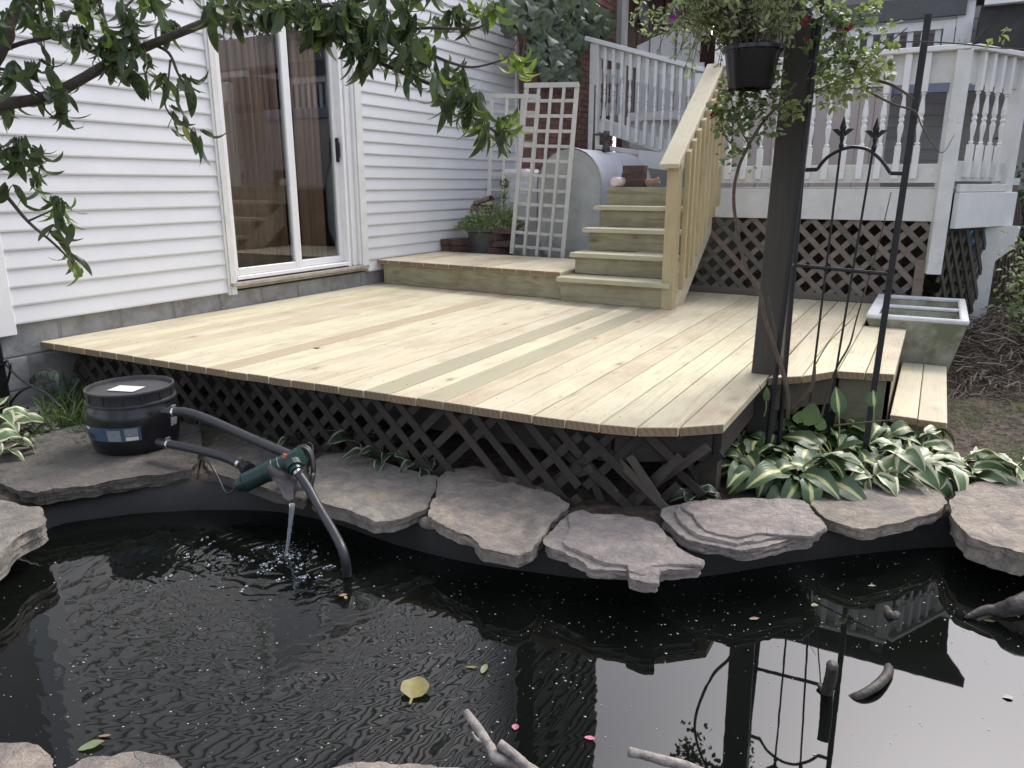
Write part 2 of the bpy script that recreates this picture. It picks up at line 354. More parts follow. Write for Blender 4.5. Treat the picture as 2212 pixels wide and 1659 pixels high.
def m_glass():
    t = NT('window_glass')
    g = t.n('BsdfGlossy'); g.inputs['Roughness'].default_value = 0.0; g.inputs['Color'].default_value = (0.95, 0.97, 1, 1)
    tr = t.n('BsdfTransparent'); tr.inputs['Color'].default_value = (0.88, 0.9, 0.9, 1)
    lw = t.n('LayerWeight'); fc = t.ramp(lw.outputs['Facing'], [(0.0, 0.05), (0.4, 0.14), (0.65, 0.30), (1.0, 1.0)])
    ms = t.n('MixShader'); t.l(fc, ms.inputs[0]); t.l(tr.outputs[0], ms.inputs[1]); t.l(g.outputs[0], ms.inputs[2])
    t.l(ms.outputs[0], t.out.inputs[0])
    return t.m
MAT['glass'] = m_glass()
def m_stream():
    t = NT('falling_water')
    t.col((0.8, 0.85, 0.9)); t.rough(0.05); t.p.inputs['Transmission Weight'].default_value = 0.85; t.p.inputs['IOR'].default_value = 1.33
    t.bump(t.noise(t.coord((60, 60, 12)), 1.0, 3), 0.8, 0.01)
    return t.m
MAT['stream'] = m_stream()
MAT['foam'] = m_plain('foam_bubble', (0.45, 0.46, 0.47), 0.25, bump=0)
MAT['speck'] = m_plain('pale_floating_debris', (0.34, 0.33, 0.30), 0.8, bump=0)

# ------------------------------------------------------------------ mesh helpers
COL = scene.collection
WL = {}
def wl(o): return WL[o.name] if o else Vector((0, 0, 0))
class MB:
    def __init__(s): s.v = []; s.f = []; s.mi = []; s.uv = None
    def add(s, vs, fs, mi=0):
        b = len(s.v); s.v += [Vector(a) for a in vs]
        for f in fs: s.f.append([b + i for i in f]); s.mi.append(mi)
        return s
    def hexa(s, p, mi=0, front=None):   # p: 4 bottom, 4 top, same winding
        fs = [(3, 2, 1, 0), (4, 5, 6, 7), (0, 1, 5, 4), (1, 2, 6, 5), (2, 3, 7, 6), (3, 0, 4, 7)]
        b = len(s.v); s.v += [Vector(a) for a in p]
        for i, f in enumerate(fs):
            s.f.append([b + j for j in f]); s.mi.append(front[1] if front and i in front[0] else mi)
        return s
    def box(s, c, d, M=None, mi=0):
        c = Vector(c); pts = []
        for z in (-1, 1):
            for x, y in ((-1, -1), (1, -1), (1, 1), (-1, 1)):
                q = Vector((x * d[0] / 2, y * d[1] / 2, z * d[2] / 2))
                if M: q = M @ q
                pts.append(c + q)
        return s.hexa(pts, mi)
    def mm(s, a, b, mi=0):
        a = Vector(a); b = Vector(b)
        return s.box((a + b) / 2, (abs(b.x - a.x), abs(b.y - a.y), abs(b.z - a.z)), None, mi)
    def bar(s, a, b, w, t, up=(0, 0, 1), mi=0):
        """rectangular bar from a to b: w across, t along 'up'"""
        a = Vector(a); b = Vector(b); d = (b - a); L = d.length; d.normalize()
        up = Vector(up); sd_ = d.cross(up).normalized(); up2 = sd_.cross(d).normalized()
        M = Matrix((sd_, d, up2)).transposed()
        return s.box((a + b) / 2, (w, L, t), M, mi)
    def tube(s, pts, r, n=8, cap=True, mi=0):
        pts = [Vector(p) for p in pts]; m = len(pts)
        rr = r if isinstance(r, (list, tuple)) else [r] * m
        rings = []; prev = None
        for i, p in enumerate(pts):
            d = (pts[min(i + 1, m - 1)] - pts[max(i - 1, 0)]).normalized()
            if prev is None:
                a = d.cross(Vector((0, 0, 1)))
                if a.length < 0.1: a = d.cross(Vector((1, 0, 0)))
            else: a = prev - d * prev.dot(d)
            a.normalize(); prev = a; b = d.cross(a)
            rings.append([p + (a * math.cos(2 * math.pi * k / n) + b * math.sin(2 * math.pi * k / n)) * rr[i] for k in range(n)])
        return s.loft(rings, cap, mi)
    def loft(s, rings, cap=True, mi=0):
        n = len(rings[0]); b = len(s.v)
        for rg in rings: s.v += [Vector(q) for q in rg]
        for i in range(len(rings) - 1):
            for k in range(n):
                k2 = (k + 1) % n
                s.f.append([b + i * n + k, b + i * n + k2, b + (i + 1) * n + k2, b + (i + 1) * n + k]); s.mi.append(mi)
        if cap:
            s.f.append([b + k for k in range(n)][::-1]); s.mi.append(mi)
            e = b + (len(rings) - 1) * n
            s.f.append([e + k for k in range(n)]); s.mi.append(mi)
        return s
    def lathe(s, c, prof, n=24, cap=True, M=None, mi=0):
        c = Vector(c); rings = []
        for r, z in prof:
            rg = []
            for k in range(n):
                q = Vector((r * math.cos(2 * math.pi * k / n), r * math.sin(2 * math.pi * k / n), z))
                if M: q = M @ q
                rg.append(c + q)
            rings.append(rg)
        return s.loft(rings, cap, mi)
    def build(s, name, mat, parent=None, loc=None, smooth=False, bevel=0.0, kind=None):
        w = wl(parent) if parent else (Vector(loc) if loc is not None else Vector((0, 0, 0)))
        me = bpy.data.meshes.new(name)
        me.from_pydata([tuple(a - w) for a in s.v], [], s.f)
        mats = mat if isinstance(mat, (list, tuple)) else [mat]
        for m in mats: me.materials.append(MAT[m] if isinstance(m, str) else m)
        if len(mats) > 1: me.polygons.foreach_set('material_index', s.mi)
        if smooth: me.polygons.foreach_set('use_smooth', [True] * len(me.polygons))
        me.update()
        o = bpy.data.objects.new(name, me); COL.objects.link(o)
        if parent: o.parent = parent
        else: o.location = w
        WL[o.name] = w
        if bevel:
            bv = o.modifiers.new('edge', 'BEVEL'); bv.width = bevel; bv.segments = 1; bv.limit_method = 'ANGLE'; bv.angle_limit = R(50)
        if kind: o['kind'] = kind
        return o
def tag(o, label=None, cat=None, group=None, kind=None):
    if label: o['label'] = label
    if cat: o['category'] = cat
    if group: o['group'] = group
    if kind: o['kind'] = kind
    return o
def thing(name, label, cat, loc, group=None):
    o = bpy.data.objects.new(name, None); COL.objects.link(o); o.location = loc; o.empty_display_size = 0.1
    WL[o.name] = Vector(loc)
    return tag(o, label, cat, group)
def inst(name, mesh, parent, M, mat=None):
    """a part that shares its mesh with its like; M is its place in the world"""
    o = bpy.data.objects.new(name, mesh); COL.objects.link(o)
    o.parent = parent
    o.matrix_local = Matrix.Translation(-wl(parent)) @ M if parent else M
    WL[o.name] = wl(parent)
    return o
def fr(a, b): return random.uniform(a, b)
def lerp(a, b, t): return a + (b - a) * t
def nz(x, y=0.0, z=0.0): return mnoise.noise(Vector((x, y, z)))
def pw(tab, x):
    if x <= tab[0][0]: return tab[0][1]
    for (x0, y0), (x1, y1) in zip(tab, tab[1:]):
        if x <= x1: return lerp(y0, y1, (x - x0) / (x1 - x0))
    return tab[-1][1]
def smoothpath(pts, k=6):
    pts = [Vector(p) for p in pts]; out = []
    for i in range(len(pts) - 1):
        p0 = pts[max(i - 1, 0)]; p1 = pts[i]; p2 = pts[i + 1]; p3 = pts[min(i + 2, len(pts) - 1)]
        for j in range(k):
            t = j / k
            out.append(0.5 * ((2 * p1) + (p2 - p0) * t + (2 * p0 - 5 * p1 + 4 * p2 - p3) * t * t + (3 * p1 - p0 - 3 * p2 + p3) * t ** 3))
    out.append(pts[-1]); return out
def leaf_mesh(name, L, W, mat, nseg=6, bend=0.5, fold=0.35, shape=1.0, stem=0.0, rise=0.0, lobes=0, wave=0.0, ovate=False):
    """blade along +Y from the origin, face up +Z, drooping towards the tip; UV u across, v along"""
    vs = []; fs = []; uv = []
    y = 0.0; z = 0.0; a = rise
    b0 = 0
    if stem:
        r = W * 0.04 + 0.0012
        k = 4
        for i in range(k + 1):
            for q in ((-r, 0), (0, r), (r, 0), (0, -r)):
                vs.append((q[0], y, z + q[1])); uv.append((0.5, 0.02))
            if i < k:
                y += math.cos(a) * stem / k; z += math.sin(a) * stem / k; a -= bend * 0.25
        for i in range(k):
            for q in range(4):
                q2 = (q + 1) % 4; fs.append((i * 4 + q, i * 4 + q2, (i + 1) * 4 + q2, (i + 1) * 4 + q))
        b0 = len(vs)
    cols = 5
    for i in range(nseg + 1):
        t = i / nseg
        w = W / 2 * (math.sin(math.pi * min(1, t ** shape)) ** 0.75 if 0 < t < 1 else 0.02)
        if ovate: w = W / 2 * (((t + 0.02) / 0.34) ** 0.5 if t < 0.34 else max(0.0, 1 - ((t - 0.34) / 0.66) ** 1.9) ** 1.0) * (0.98 if 0 < t < 1 else 0.05)
        if lobes: w *= 1 + 0.35 * math.sin(t * math.pi * lobes)
        for j in range(cols):
            u = j / (cols - 1) * 2 - 1
            zz = z + abs(u) * w * fold + (wave * W * math.sin(t * 14 + j * 2.2) * abs(u))
            yy = y + (abs(u) * -0.10 * L if t < 0.3 and stem else 0)
            vs.append((u * w, yy, zz)); uv.append((j / (cols - 1), t))
        y += math.cos(a) * L / nseg; z += math.sin(a) * L / nseg; a -= bend / nseg * 1.6
    for i in range(nseg):
        for j in range(cols - 1):
            p = b0 + i * cols + j; fs.append((p, p + 1, p + cols + 1, p + cols))
    me = bpy.data.meshes.new(name); me.from_pydata(vs, [], fs); me.materials.append(MAT[mat])
    ul = me.uv_layers.new(name='UVMap')
    for lp in me.loops: ul.data[lp.index].uv = uv[lp.vertex_index]
    me.polygons.foreach_set('use_smooth', [True] * len(me.polygons)); me.update()
    return me
def place(p, d, up=(0, 0, 1), s=1.0, roll=0.0):
    """matrix with +Y along d"""
    d = Vector(d).normalized(); up = Vector(up); x = d.cross(up)
    if x.length < 1e-3: x = d.cross(Vector((1, 0.2, 0)))
    x.normalize(); z = x.cross(d)
    M = Matrix((x, d, z)).transposed().to_4x4()
    return Matrix.Translation(Vector(p)) @ M @ Matrix.Rotation(roll, 4, 'Y') @ Matrix.Scale(s, 4)
def joined(name, items, mat, parent=None, loc=None, kind='stuff'):
    """many copies of small meshes joined in one real mesh: items = [(mesh, matrix)]"""
    w = wl(parent) if parent else Vector(loc or (0, 0, 0))
    vs = []; fs = []; uvs = []
    for me, M in items:
        b = len(vs)
        for v in me.vertices: vs.append(tuple((M @ v.co) - w))
        ul = me.uv_layers[0].data if me.uv_layers else None
        for p in me.polygons:
            fs.append([b + i for i in p.vertices])
            for li in p.loop_indices: uvs.append(tuple(ul[li].uv) if ul else (0, 0))
    m = bpy.data.meshes.new(name); m.from_pydata(vs, [], fs); m.materials.append(MAT[mat])
    ul = m.uv_layers.new(name='UVMap')
    for i, q in enumerate(uvs): ul.data[i].uv = q
    m.polygons.foreach_set('use_smooth', [True] * len(m.polygons)); m.update()
    o = bpy.data.objects.new(name, m); COL.objects.link(o)
    if parent: o.parent = parent
    else: o.location = w
    WL[o.name] = w
    if kind: o['kind'] = kind
    return o
# ================================================================== THE SETTING
GZ, WZ, SZ, DZ = 0.17, 0.03, 0.20, 0.55       # ground, water, flagstone top, deck top
pond = [onz(x, y, WZ) for x, y in ((20, 1190), (112, 1139), (201, 1121), (290, 1110), (380, 1104), (469, 1101), (600, 1106), (720, 1130),
        (850, 1175), (1000, 1213), (1150, 1236), (1300, 1252), (1500, 1248), (1700, 1217), (1900, 1192), (2060, 1182), (2212, 1200))]
pond += [Vector(p) for p in ((0.75, 2.95, WZ), (1.1, 2.6, WZ), (1.25, 2.1, WZ), (1.0, 1.6, WZ), (0.6, 1.25, WZ), (0.1, 1.08, WZ), (-0.4, 0.98, WZ), (-0.95, 0.93, WZ),
        (-1.35, 0.76, WZ), (-1.7, 0.62, WZ), (-2.1, 0.52, WZ), (-2.6, 0.50, WZ), (-3.0, 0.68, WZ), (-3.12, 1.0, WZ))]
pond = [Vector((p.x, p.y, 0)) for p in smoothpath(pond + [pond[0]], 3)[:-1]]
PC = Vector((-0.95, 1.75, 0))
def ground_h(x, y):
    h = GZ
    if x > 0.1 and y > 3:
        h += 0.30 * max(0, min(1, (x - 0.15) / 0.9)) * max(0, min(1, (y - 4.6) / 2.2))
    if abs(x) < 12 and -6 < y < 16: h += 0.012 * nz(x * 3, y * 3)
    return h
def make_ground():
    vs = []; fs = []; N = len(pond)
    def ring(k, z0=None, absr=None):
        for p in pond:
            d = (p - PC)
            q = PC + d * k if absr is None else PC + d.normalized() * max(absr, d.length * 1.66 + absr * 0.06)
            vs.append((q.x, q.y, ground_h(q.x, q.y) if z0 is None else z0))
    ring(1.03, 0.02); ring(1.045, 0.13); ring(1.07)
    for k in (1.12, 1.2, 1.3, 1.45, 1.65): ring(k)
    for a in (2.3, 2.6, 2.9, 3.2, 3.5, 3.8, 4.1, 4.4, 4.7, 5.0, 5.3, 5.6, 5.9, 6.2, 6.5, 6.9, 7.4, 8, 9, 11, 14, 20, 60, 160): ring(1, None, a)
    R_ = len(vs) // N
    for i in range(R_ - 1):
        for k in range(N):
            k2 = (k + 1) % N; fs.append((i * N + k, (i + 1) * N + k, (i + 1) * N + k2, i * N + k2))
    m = MB(); m.v = [Vector(v) for v in vs]; m.f = [list(f) for f in fs]; m.mi = [0] * len(fs)
    return m.build('ground', 'soil', smooth=True, kind='structure')
make_ground()
# pond basin: liner wall and floor
m = MB(); rings = []
for k, z in ((1.055, 0.145), (1.035, 0.13), (1.015, 0.10), (1.0, WZ), (0.97, -0.15), (0.9, -0.5), (0.4, -0.6)):
    rings.append([PC + (p - PC) * (k + 0.006 * nz(p.x * 6, p.y * 6, z * 9)) + Vector((0, 0, z)) for p in pond])
m.loft(rings, cap=False)
m.add(rings[-1], [tuple(range(len(pond)))])
m.build('pond_basin', 'liner', smooth=True, kind='structure')
# water
WF = onz(618, 1196, WZ)
WATERFALL_LOCAL = (WF.x, WF.y, 0.0)
MAT['water'] = m_water()
m = MB(); N = len(pond)
rg = [[PC + (p - PC) * k + Vector((0, 0, WZ)) for p in pond] for k in (1.012, 0.6, 0.2)]
m.loft(rg, cap=False); m.add(rg[-1], [tuple(range(N))])
m.build('pond_water', 'water', loc=(0, 0, WZ), kind='structure')

# ------------------------------------------------------------------ white house on the left
WX = -4.58
house = thing('white_house', 'white vinyl sided house wall with the sliding glass door on grey blocks', 'house', (WX, 2.25, GZ))
EXPO = 0.1045; SB = 0.675
DY0, DY1, DTOP = 3.87, 5.46, 2.86
HY0, HY1 = 2.33, 8.28
def board(y0, y1, z0):
    prof = [(0.0, -0.002), (0.018, -0.002), (0.020, 0.008), (0.007, EXPO + 0.001), (0.0, EXPO + 0.001)]
    a = [Vector((WX + x, y0, z0 + z)) for x, z in prof]; b = [Vector((WX + x, y1, z0 + z)) for x, z in prof]
    m = MB(); m.loft([a, b]); return m
n = 0; z = SB
while z < 7.4:
    if z < DTOP - 0.05:
        board(HY0, DY0, z).build('siding_board', 'siding', house)
        board(DY1, HY1, z).build('siding_board', 'siding', house)
    else: board(HY0, HY1, z).build('siding_board', 'siding', house)
    z += EXPO; n += 1
ZT = z
m = MB(); m.mm((WX - 0.2, HY0 - 0.09, SB), (WX, DY0, ZT)); m.mm((WX - 0.2, DY1, SB), (WX, HY1, ZT)); m.mm((WX - 0.2, DY0, DTOP), (WX, DY1, ZT))
m.build('wall', 'white', house)
m = MB(); m.mm((WX - 6.0, HY0 - 0.085, SB), (WX - 0.215, HY0 - 0.02, ZT)); m.mm((WX - 6.0, HY0 - 0.06, -0.1), (WX - 0.185, HY0 - 0.03, SB - 0.001)); m.build('end_wall', 'taupe2', house)
m = MB(); m.mm((WX - 0.21, HY0 - 0.11, SB - 0.06), (WX + 0.028, HY0 - 0.001, ZT)); m.build('corner_post', 'vinyl', house, bevel=0.004)
m = MB(); m.mm((WX - 0.21, HY1 + 0.001, SB + 0.25), (WX + 0.03, HY1 + 0.07, ZT)); m.build('corner_post', 'vinyl', house, bevel=0.004)
# casing that covers board ends beside the door
m = MB(); m.mm((WX + 0.0205, DY0 + 0.001, SB - 0.02), (WX + 0.034, DY0 + 0.05, DTOP)); m.mm((WX + 0.0005, DY0 - 0.02, SB - 0.02), (WX + 0.026, DY0 - 0.0005, DTOP)); m.build('door_casing', 'white_old', house)
m = MB(); m.mm((WX + 0.0205, DY1 - 0.085, SB + 0.03), (WX + 0.036, DY1 - 0.003, DTOP)); m.build('door_casing', 'white_old', house)
# foundation of painted blocks
for r_ in range(4):
    zt = SB - 0.005 - r_ * 0.195
    y = HY0 - 0.13 - (0.2 if r_ % 2 else 0)
    while y < 5.75:
        y0 = max(y, HY0 - 0.11); y1 = min(y + 0.39, 5.75)
        zz = max(zt - 0.185, -0.1)
        if y1 > y0 + 0.02 and zt > -0.05:
            b = MB(); b.mm((WX - 0.18, y0, zz), (WX - 0.012 + fr(-0.0015, 0.0015), y1 - 0.010, zt)); b.build('concrete_block', 'block', house, bevel=0.004)
        y += 0.40
m = MB(); m.mm((WX - 0.17, HY0 - 0.10, -0.1), (WX - 0.016, 5.75, SB - 0.003)); m.mm((WX - 0.17, 5.751, -0.1), (WX - 0.02, HY1, SB + 0.03)); m.build('mortar_joint', 'mortar', house)
# sliding door
m = MB(); X0, X1 = WX - 0.10, WX + 0.02
m.mm((X0, DY0 + 0.02, 0.745), (X1, DY0 + 0.075, DTOP)); m.mm((X0, DY1 - 0.26, 0.745), (X1 - 0.002, DY1 - 0.225, DTOP))
m.mm((X0, DY0 + 0.075, DTOP - 0.06), (X1, DY1 - 0.2, DTOP)); m.mm((X0, DY0 + 0.075, 0.755), (X1 + 0.005, DY1 - 0.26, 0.785))
m.mm((X0, DY1 - 0.223, 0.745), (X1 - 0.03, DY1 - 0.19, DTOP)); m.mm((X0, DY1 - 0.188, 0.745), (X1 - 0.01, DY1 - 0.15, DTOP)); m.mm((X0, DY1 - 0.148, 0.745), (X1 - 0.02, DY1 - 0.115, DTOP)); m.mm((X0, DY1 - 0.113, 0.745), (X1 + 0.004, DY1 - 0.087, DTOP))
door = m.build('sliding_door', 'vinyl', house, bevel=0.003)
def sash(y0, y1, x, w, wr):
    m = MB(); zb, zt = 0.787, DTOP - 0.062
    m.mm((x - 0.02, y0, zb), (x + 0.02, y0 + w, zt)); m.mm((x - 0.02, y1 - wr, zb), (x + 0.02, y1, zt))
    m.mm((x - 0.0195, y0 + w, zb), (x + 0.0195, y1 - wr, zb + 0.055)); m.mm((x - 0.0195, y0 + w, zt - 0.05), (x + 0.0195, y1 - wr, zt))
    m.build('sash', 'vinyl', door, bevel=0.003)
    g = MB(); g.mm((x - 0.003, y0 + w, zb + 0.055), (x + 0.003, y1 - wr, zt - 0.05)); g.build('glass_pane', 'glass', door)
sash(3.946, 4.632, WX - 0.005, 0.022, 0.072)
sash(4.60, 5.20, WX - 0.055, 0.03, 0.045)
m = MB(); m.mm((WX - 0.034, 5.165, 1.64), (WX - 0.012, 5.19, 1.84)); m.mm((WX - 0.012, 5.168, 1.68), (WX + 0.0, 5.187, 1.80)); m.build('handle', 'black_plastic', door, bevel=0.004)
m = MB(); m.mm((WX - 0.10, DY0, 0.715), (WX + 0.055, DY1 - 0.02, 0.742)); m.mm((WX - 0.10, DY0 + 0.02, 0.69), (WX + 0.02, DY1 - 0.05, 0.713)); m.build('door_sill', 'sill', house, bevel=0.003)
# eave
m = MB(); m.mm((WX - 0.6, HY0 - 0.3, ZT + 0.001), (WX + 0.35, HY1 + 0.3, ZT + 0.16)); m.build('roof_eave', 'white', house)
# room behind the door
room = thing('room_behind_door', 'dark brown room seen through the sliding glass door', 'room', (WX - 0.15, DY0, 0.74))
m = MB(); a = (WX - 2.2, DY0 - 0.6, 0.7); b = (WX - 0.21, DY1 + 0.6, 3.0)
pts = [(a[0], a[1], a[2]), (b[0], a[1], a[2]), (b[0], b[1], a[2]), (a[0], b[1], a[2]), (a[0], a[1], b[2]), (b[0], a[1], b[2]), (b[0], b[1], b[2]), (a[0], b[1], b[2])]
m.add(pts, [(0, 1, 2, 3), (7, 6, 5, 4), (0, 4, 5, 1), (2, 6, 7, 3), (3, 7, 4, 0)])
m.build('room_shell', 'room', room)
bl = thing('vertical_blind', 'brown vertical blinds hanging inside the sliding glass door', 'blinds', (WX - 0.16, DY0, 0.8))
k = 0
y = 3.96
while y < 5.08:
    if not (4.62 < y < 4.80):
        m = MB(); x = WX - 0.155 + 0.012 * math.sin(k * 1.9)
        a = R(24 + 16 * math.sin(k * 1.3))
        dx, dy = 0.042 * math.sin(a), 0.042 * math.cos(a)
        n_ = 5; p0 = []; p1 = []
        for i in range(n_):
            t = i / (n_ - 1) * 2 - 1; c_ = 0.012 * (1 - t * t)
            p0.append(Vector((x + dx * t + c_, y + dy * t, 0.79))); p1.append(Vector((x + dx * t + c_, y + dy * t, 2.84)))
        q0 = p0 + [p + Vector((-0.001, 0, 0)) for p in reversed(p0)]; q1 = p1 + [p + Vector((-0.001, 0, 0)) for p in reversed(p1)]
        m.loft([q0, q1]); m.build('blind_slat', 'curtain', bl, smooth=True)
    y += 0.064; k += 1
# small upstairs window, seen in the pond
m = MB(); m.mm((WX + 0.0215, 4.0, 4.2), (WX + 0.05, 4.9, 4.28)); m.mm((WX + 0.0215, 4.0, 5.2), (WX + 0.05, 4.9, 5.28)); m.mm((WX + 0.0215, 4.0, 4.281), (WX + 0.05, 4.07, 5.199)); m.mm((WX + 0.0215, 4.83, 4.281), (WX + 0.05, 4.9, 5.199))
wf = m.build('window', 'vinyl', house); g = MB(); g.mm((WX + 0.022, 4.07, 4.281), (WX + 0.03, 4.83, 5.199)); g.build('pane', 'blue', wf)

# ------------------------------------------------------------------ deck
FRONT = [(-4.58, 2.456), (-3.07, 2.49), (-1.9, 2.55), (-1.34, 2.568), (-1.056, 2.592), (-0.915, 2.624), (-0.775, 2.70), (-0.63, 2.83)]
BACK = 6.50
deck = thing('wooden_deck', 'new pale pine deck of long boards filling the middle of the yard', 'deck', (WX, 2.5, GZ))
def plank(x0, x1, f0, f1, b0, b1, zt, th, mat, parent, name='deck_board', endf=True):
    m = MB()
    m.hexa([(x0, f0, zt - th), (x1, f1, zt - th), (x1, b1, zt - th), (x0, b0, zt - th), (x0, f0, zt), (x1, f1, zt), (x1, b1, zt), (x0, b0, zt)], 0, ((2, 4), 1) if endf else None)
    return m.build(name, [mat, 'shaded_endgrain'], parent, bevel=0.003)
PITCHX = (4.58 - 0.63) / 28
for i in range(28):
    x0 = WX + i * PITCHX + 0.002; x1 = WX + (i + 1) * PITCHX - 0.002
    mt = 'deck'
    xm = (x0 + x1) / 2
    if abs(xm + 3.115) < 0.071: mt = 'deck_tan'
    if abs(xm + 2.10) < 0.071 or abs(xm + 1.825) < 0.071: mt = 'deck_olive'
    dz = fr(-0.0015, 0.0015)
    plank(x0, x1, pw(FRONT, x0), pw(FRONT, x1), BACK - 0.02, BACK - 0.02, DZ + dz, 0.036, mt, deck)
# boards right of the dark post: cut back behind it
EX = [(-0.626, 3.66), (-0.553, 3.68), (-0.351, 3.975), (-0.225, 4.0), (-0.095, 4.035)]
xs = [-0.626, -0.487, -0.351, -0.225, -0.095]
for i in range(4):
    bk = BACK - 0.02 if i < 2 else 5.41
    plank(xs[i] + 0.002, xs[i + 1] - 0.002, pw(EX, xs[i]), pw(EX, xs[i + 1]), bk, bk, DZ + fr(-0.001, 0.001), 0.036, 'deck', deck)
# screw heads, two in every board over every joist
m = MB()
for yy in (2.72, 3.37, 4.12, 4.87, 5.62, 6.36):
    for i in range(32):
        for o_ in (0.03, 0.112):
            x = WX + i * PITCHX + o_ + fr(-.003, .003) if i < 28 else -0.626 + (i - 28) * 0.133 + o_; y = yy + fr(-.006, .006)
            if (x > -0.63 and (y < 4.1 or (x > -0.35 and y > 5.4))) or (x > -1.0 and y < 2.75): continue
            m.lathe((x, y, DZ + 0.0004), [(0.003, 0), (0.0026, 0.0012)], 6)
m.build('screw_heads', 'rust_pipe', deck, kind='stuff')
# framing and fascia; rim joists and posts coloured dark for the under-deck shade
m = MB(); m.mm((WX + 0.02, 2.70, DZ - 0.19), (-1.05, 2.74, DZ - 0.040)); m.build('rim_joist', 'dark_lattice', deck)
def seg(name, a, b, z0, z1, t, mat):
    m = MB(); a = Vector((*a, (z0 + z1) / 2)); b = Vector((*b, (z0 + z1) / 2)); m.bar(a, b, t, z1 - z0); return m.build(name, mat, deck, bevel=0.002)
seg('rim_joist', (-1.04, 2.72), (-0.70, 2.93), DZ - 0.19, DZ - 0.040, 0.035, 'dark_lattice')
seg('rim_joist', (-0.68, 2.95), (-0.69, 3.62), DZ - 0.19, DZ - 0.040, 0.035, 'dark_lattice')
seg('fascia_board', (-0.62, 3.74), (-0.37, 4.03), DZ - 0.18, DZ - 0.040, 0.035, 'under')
seg('fascia_board', (-0.345, 4.05), (-0.13, 4.08), 0.17, DZ - 0.038, 0.035, 'dark_riser')
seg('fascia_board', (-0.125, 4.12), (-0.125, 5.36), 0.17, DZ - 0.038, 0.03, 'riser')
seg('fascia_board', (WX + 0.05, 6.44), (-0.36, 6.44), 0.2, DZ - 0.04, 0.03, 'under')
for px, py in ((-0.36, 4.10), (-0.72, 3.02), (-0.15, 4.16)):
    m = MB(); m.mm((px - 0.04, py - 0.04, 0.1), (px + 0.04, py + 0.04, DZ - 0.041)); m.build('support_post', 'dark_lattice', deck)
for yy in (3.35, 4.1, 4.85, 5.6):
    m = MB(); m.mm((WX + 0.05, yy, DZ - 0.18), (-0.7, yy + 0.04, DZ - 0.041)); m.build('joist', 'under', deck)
# front lattice skirt, slat by slat (two layers), ragged at the right end
m0 = MB(); m0.box((0, 0, 0), (1, 0.008, 0.036)); slat_me = None
def slat(a, b, parent, mat, w=0.036, t=0.008, name='lattice_slat', nrm=(0, -1, 0), dark=None):
    a = Vector(a); b = Vector(b); d = (b - a); L = d.length
    m = MB(); m.bar(a, b, t, w, up=Vector(nrm).cross(d.normalized())); 
    return m.build(name, mat, parent)
def lattice(parent, A, B, z0, z1, pitch, mat, w=0.036, skip=None, name='lattice_slat', ang=45.0, jit=0.0):
    A = Vector((A[0], A[1], 0)); B = Vector((B[0], B[1], 0)); d = B - A; L = d.length; d.normalize(); nr = Vector((d.y, -d.x, 0))
    H = z1 - z0; run = H / math.tan(R(ang))
    for lay, sgn in ((0, 1), (1, -1)):
        s = -run
        while s < L:
            # slat rises from s at z0 to s+run at z1 (sgn=1) or falls
            s0, s1 = s, s + run; za, zb = (z0, z1) if sgn > 0 else (z1, z0)
            c0 = max(s0, 0.0); c1 = min(s1, L)
            if c1 - c0 > 0.03:
                t0 = (c0 - s0) / run; t1 = (c1 - s0) / run
                off = nr * (0.009 * lay)
                P = A + d * c0 + off + Vector((0, 0, lerp(za, zb, t0) + fr(-jit, jit))); Q = A + d * c1 + off + Vector((0, 0, lerp(za, zb, t1) + fr(-jit, jit)))
                if not (skip and skip(c0, c1, sgn)): slat(P, Q, parent, mat, w, nrm=nr, name=name)
            s += pitch
skirt = thing('lattice_skirt', 'dark stained diagonal lattice skirt under the front edge of the pine deck', 'lattice', (-3.0, 2.62, GZ))
def skp(c0, c1, sgn):
    return c0 > 2.5 and random.random() < 0.2
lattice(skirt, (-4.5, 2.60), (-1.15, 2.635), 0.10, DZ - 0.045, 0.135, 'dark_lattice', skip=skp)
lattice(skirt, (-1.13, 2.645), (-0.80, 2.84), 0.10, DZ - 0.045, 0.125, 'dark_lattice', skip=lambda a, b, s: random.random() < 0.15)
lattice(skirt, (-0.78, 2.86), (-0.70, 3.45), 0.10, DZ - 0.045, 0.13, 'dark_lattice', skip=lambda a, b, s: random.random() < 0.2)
# broken, hanging slats at the rounded corner
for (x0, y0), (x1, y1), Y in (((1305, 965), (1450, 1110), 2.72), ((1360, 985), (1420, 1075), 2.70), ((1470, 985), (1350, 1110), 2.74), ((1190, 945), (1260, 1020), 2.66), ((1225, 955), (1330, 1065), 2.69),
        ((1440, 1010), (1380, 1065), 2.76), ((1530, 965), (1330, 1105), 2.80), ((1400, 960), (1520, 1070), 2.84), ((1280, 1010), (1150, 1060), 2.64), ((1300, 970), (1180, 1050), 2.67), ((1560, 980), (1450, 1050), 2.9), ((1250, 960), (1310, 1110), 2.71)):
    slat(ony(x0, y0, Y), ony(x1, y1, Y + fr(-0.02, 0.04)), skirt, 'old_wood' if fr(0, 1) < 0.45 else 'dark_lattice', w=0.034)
m = MB(); m.mm((-4.52, 2.66, GZ - 0.05), (-1.1, 2.68, DZ - 0.2)); 
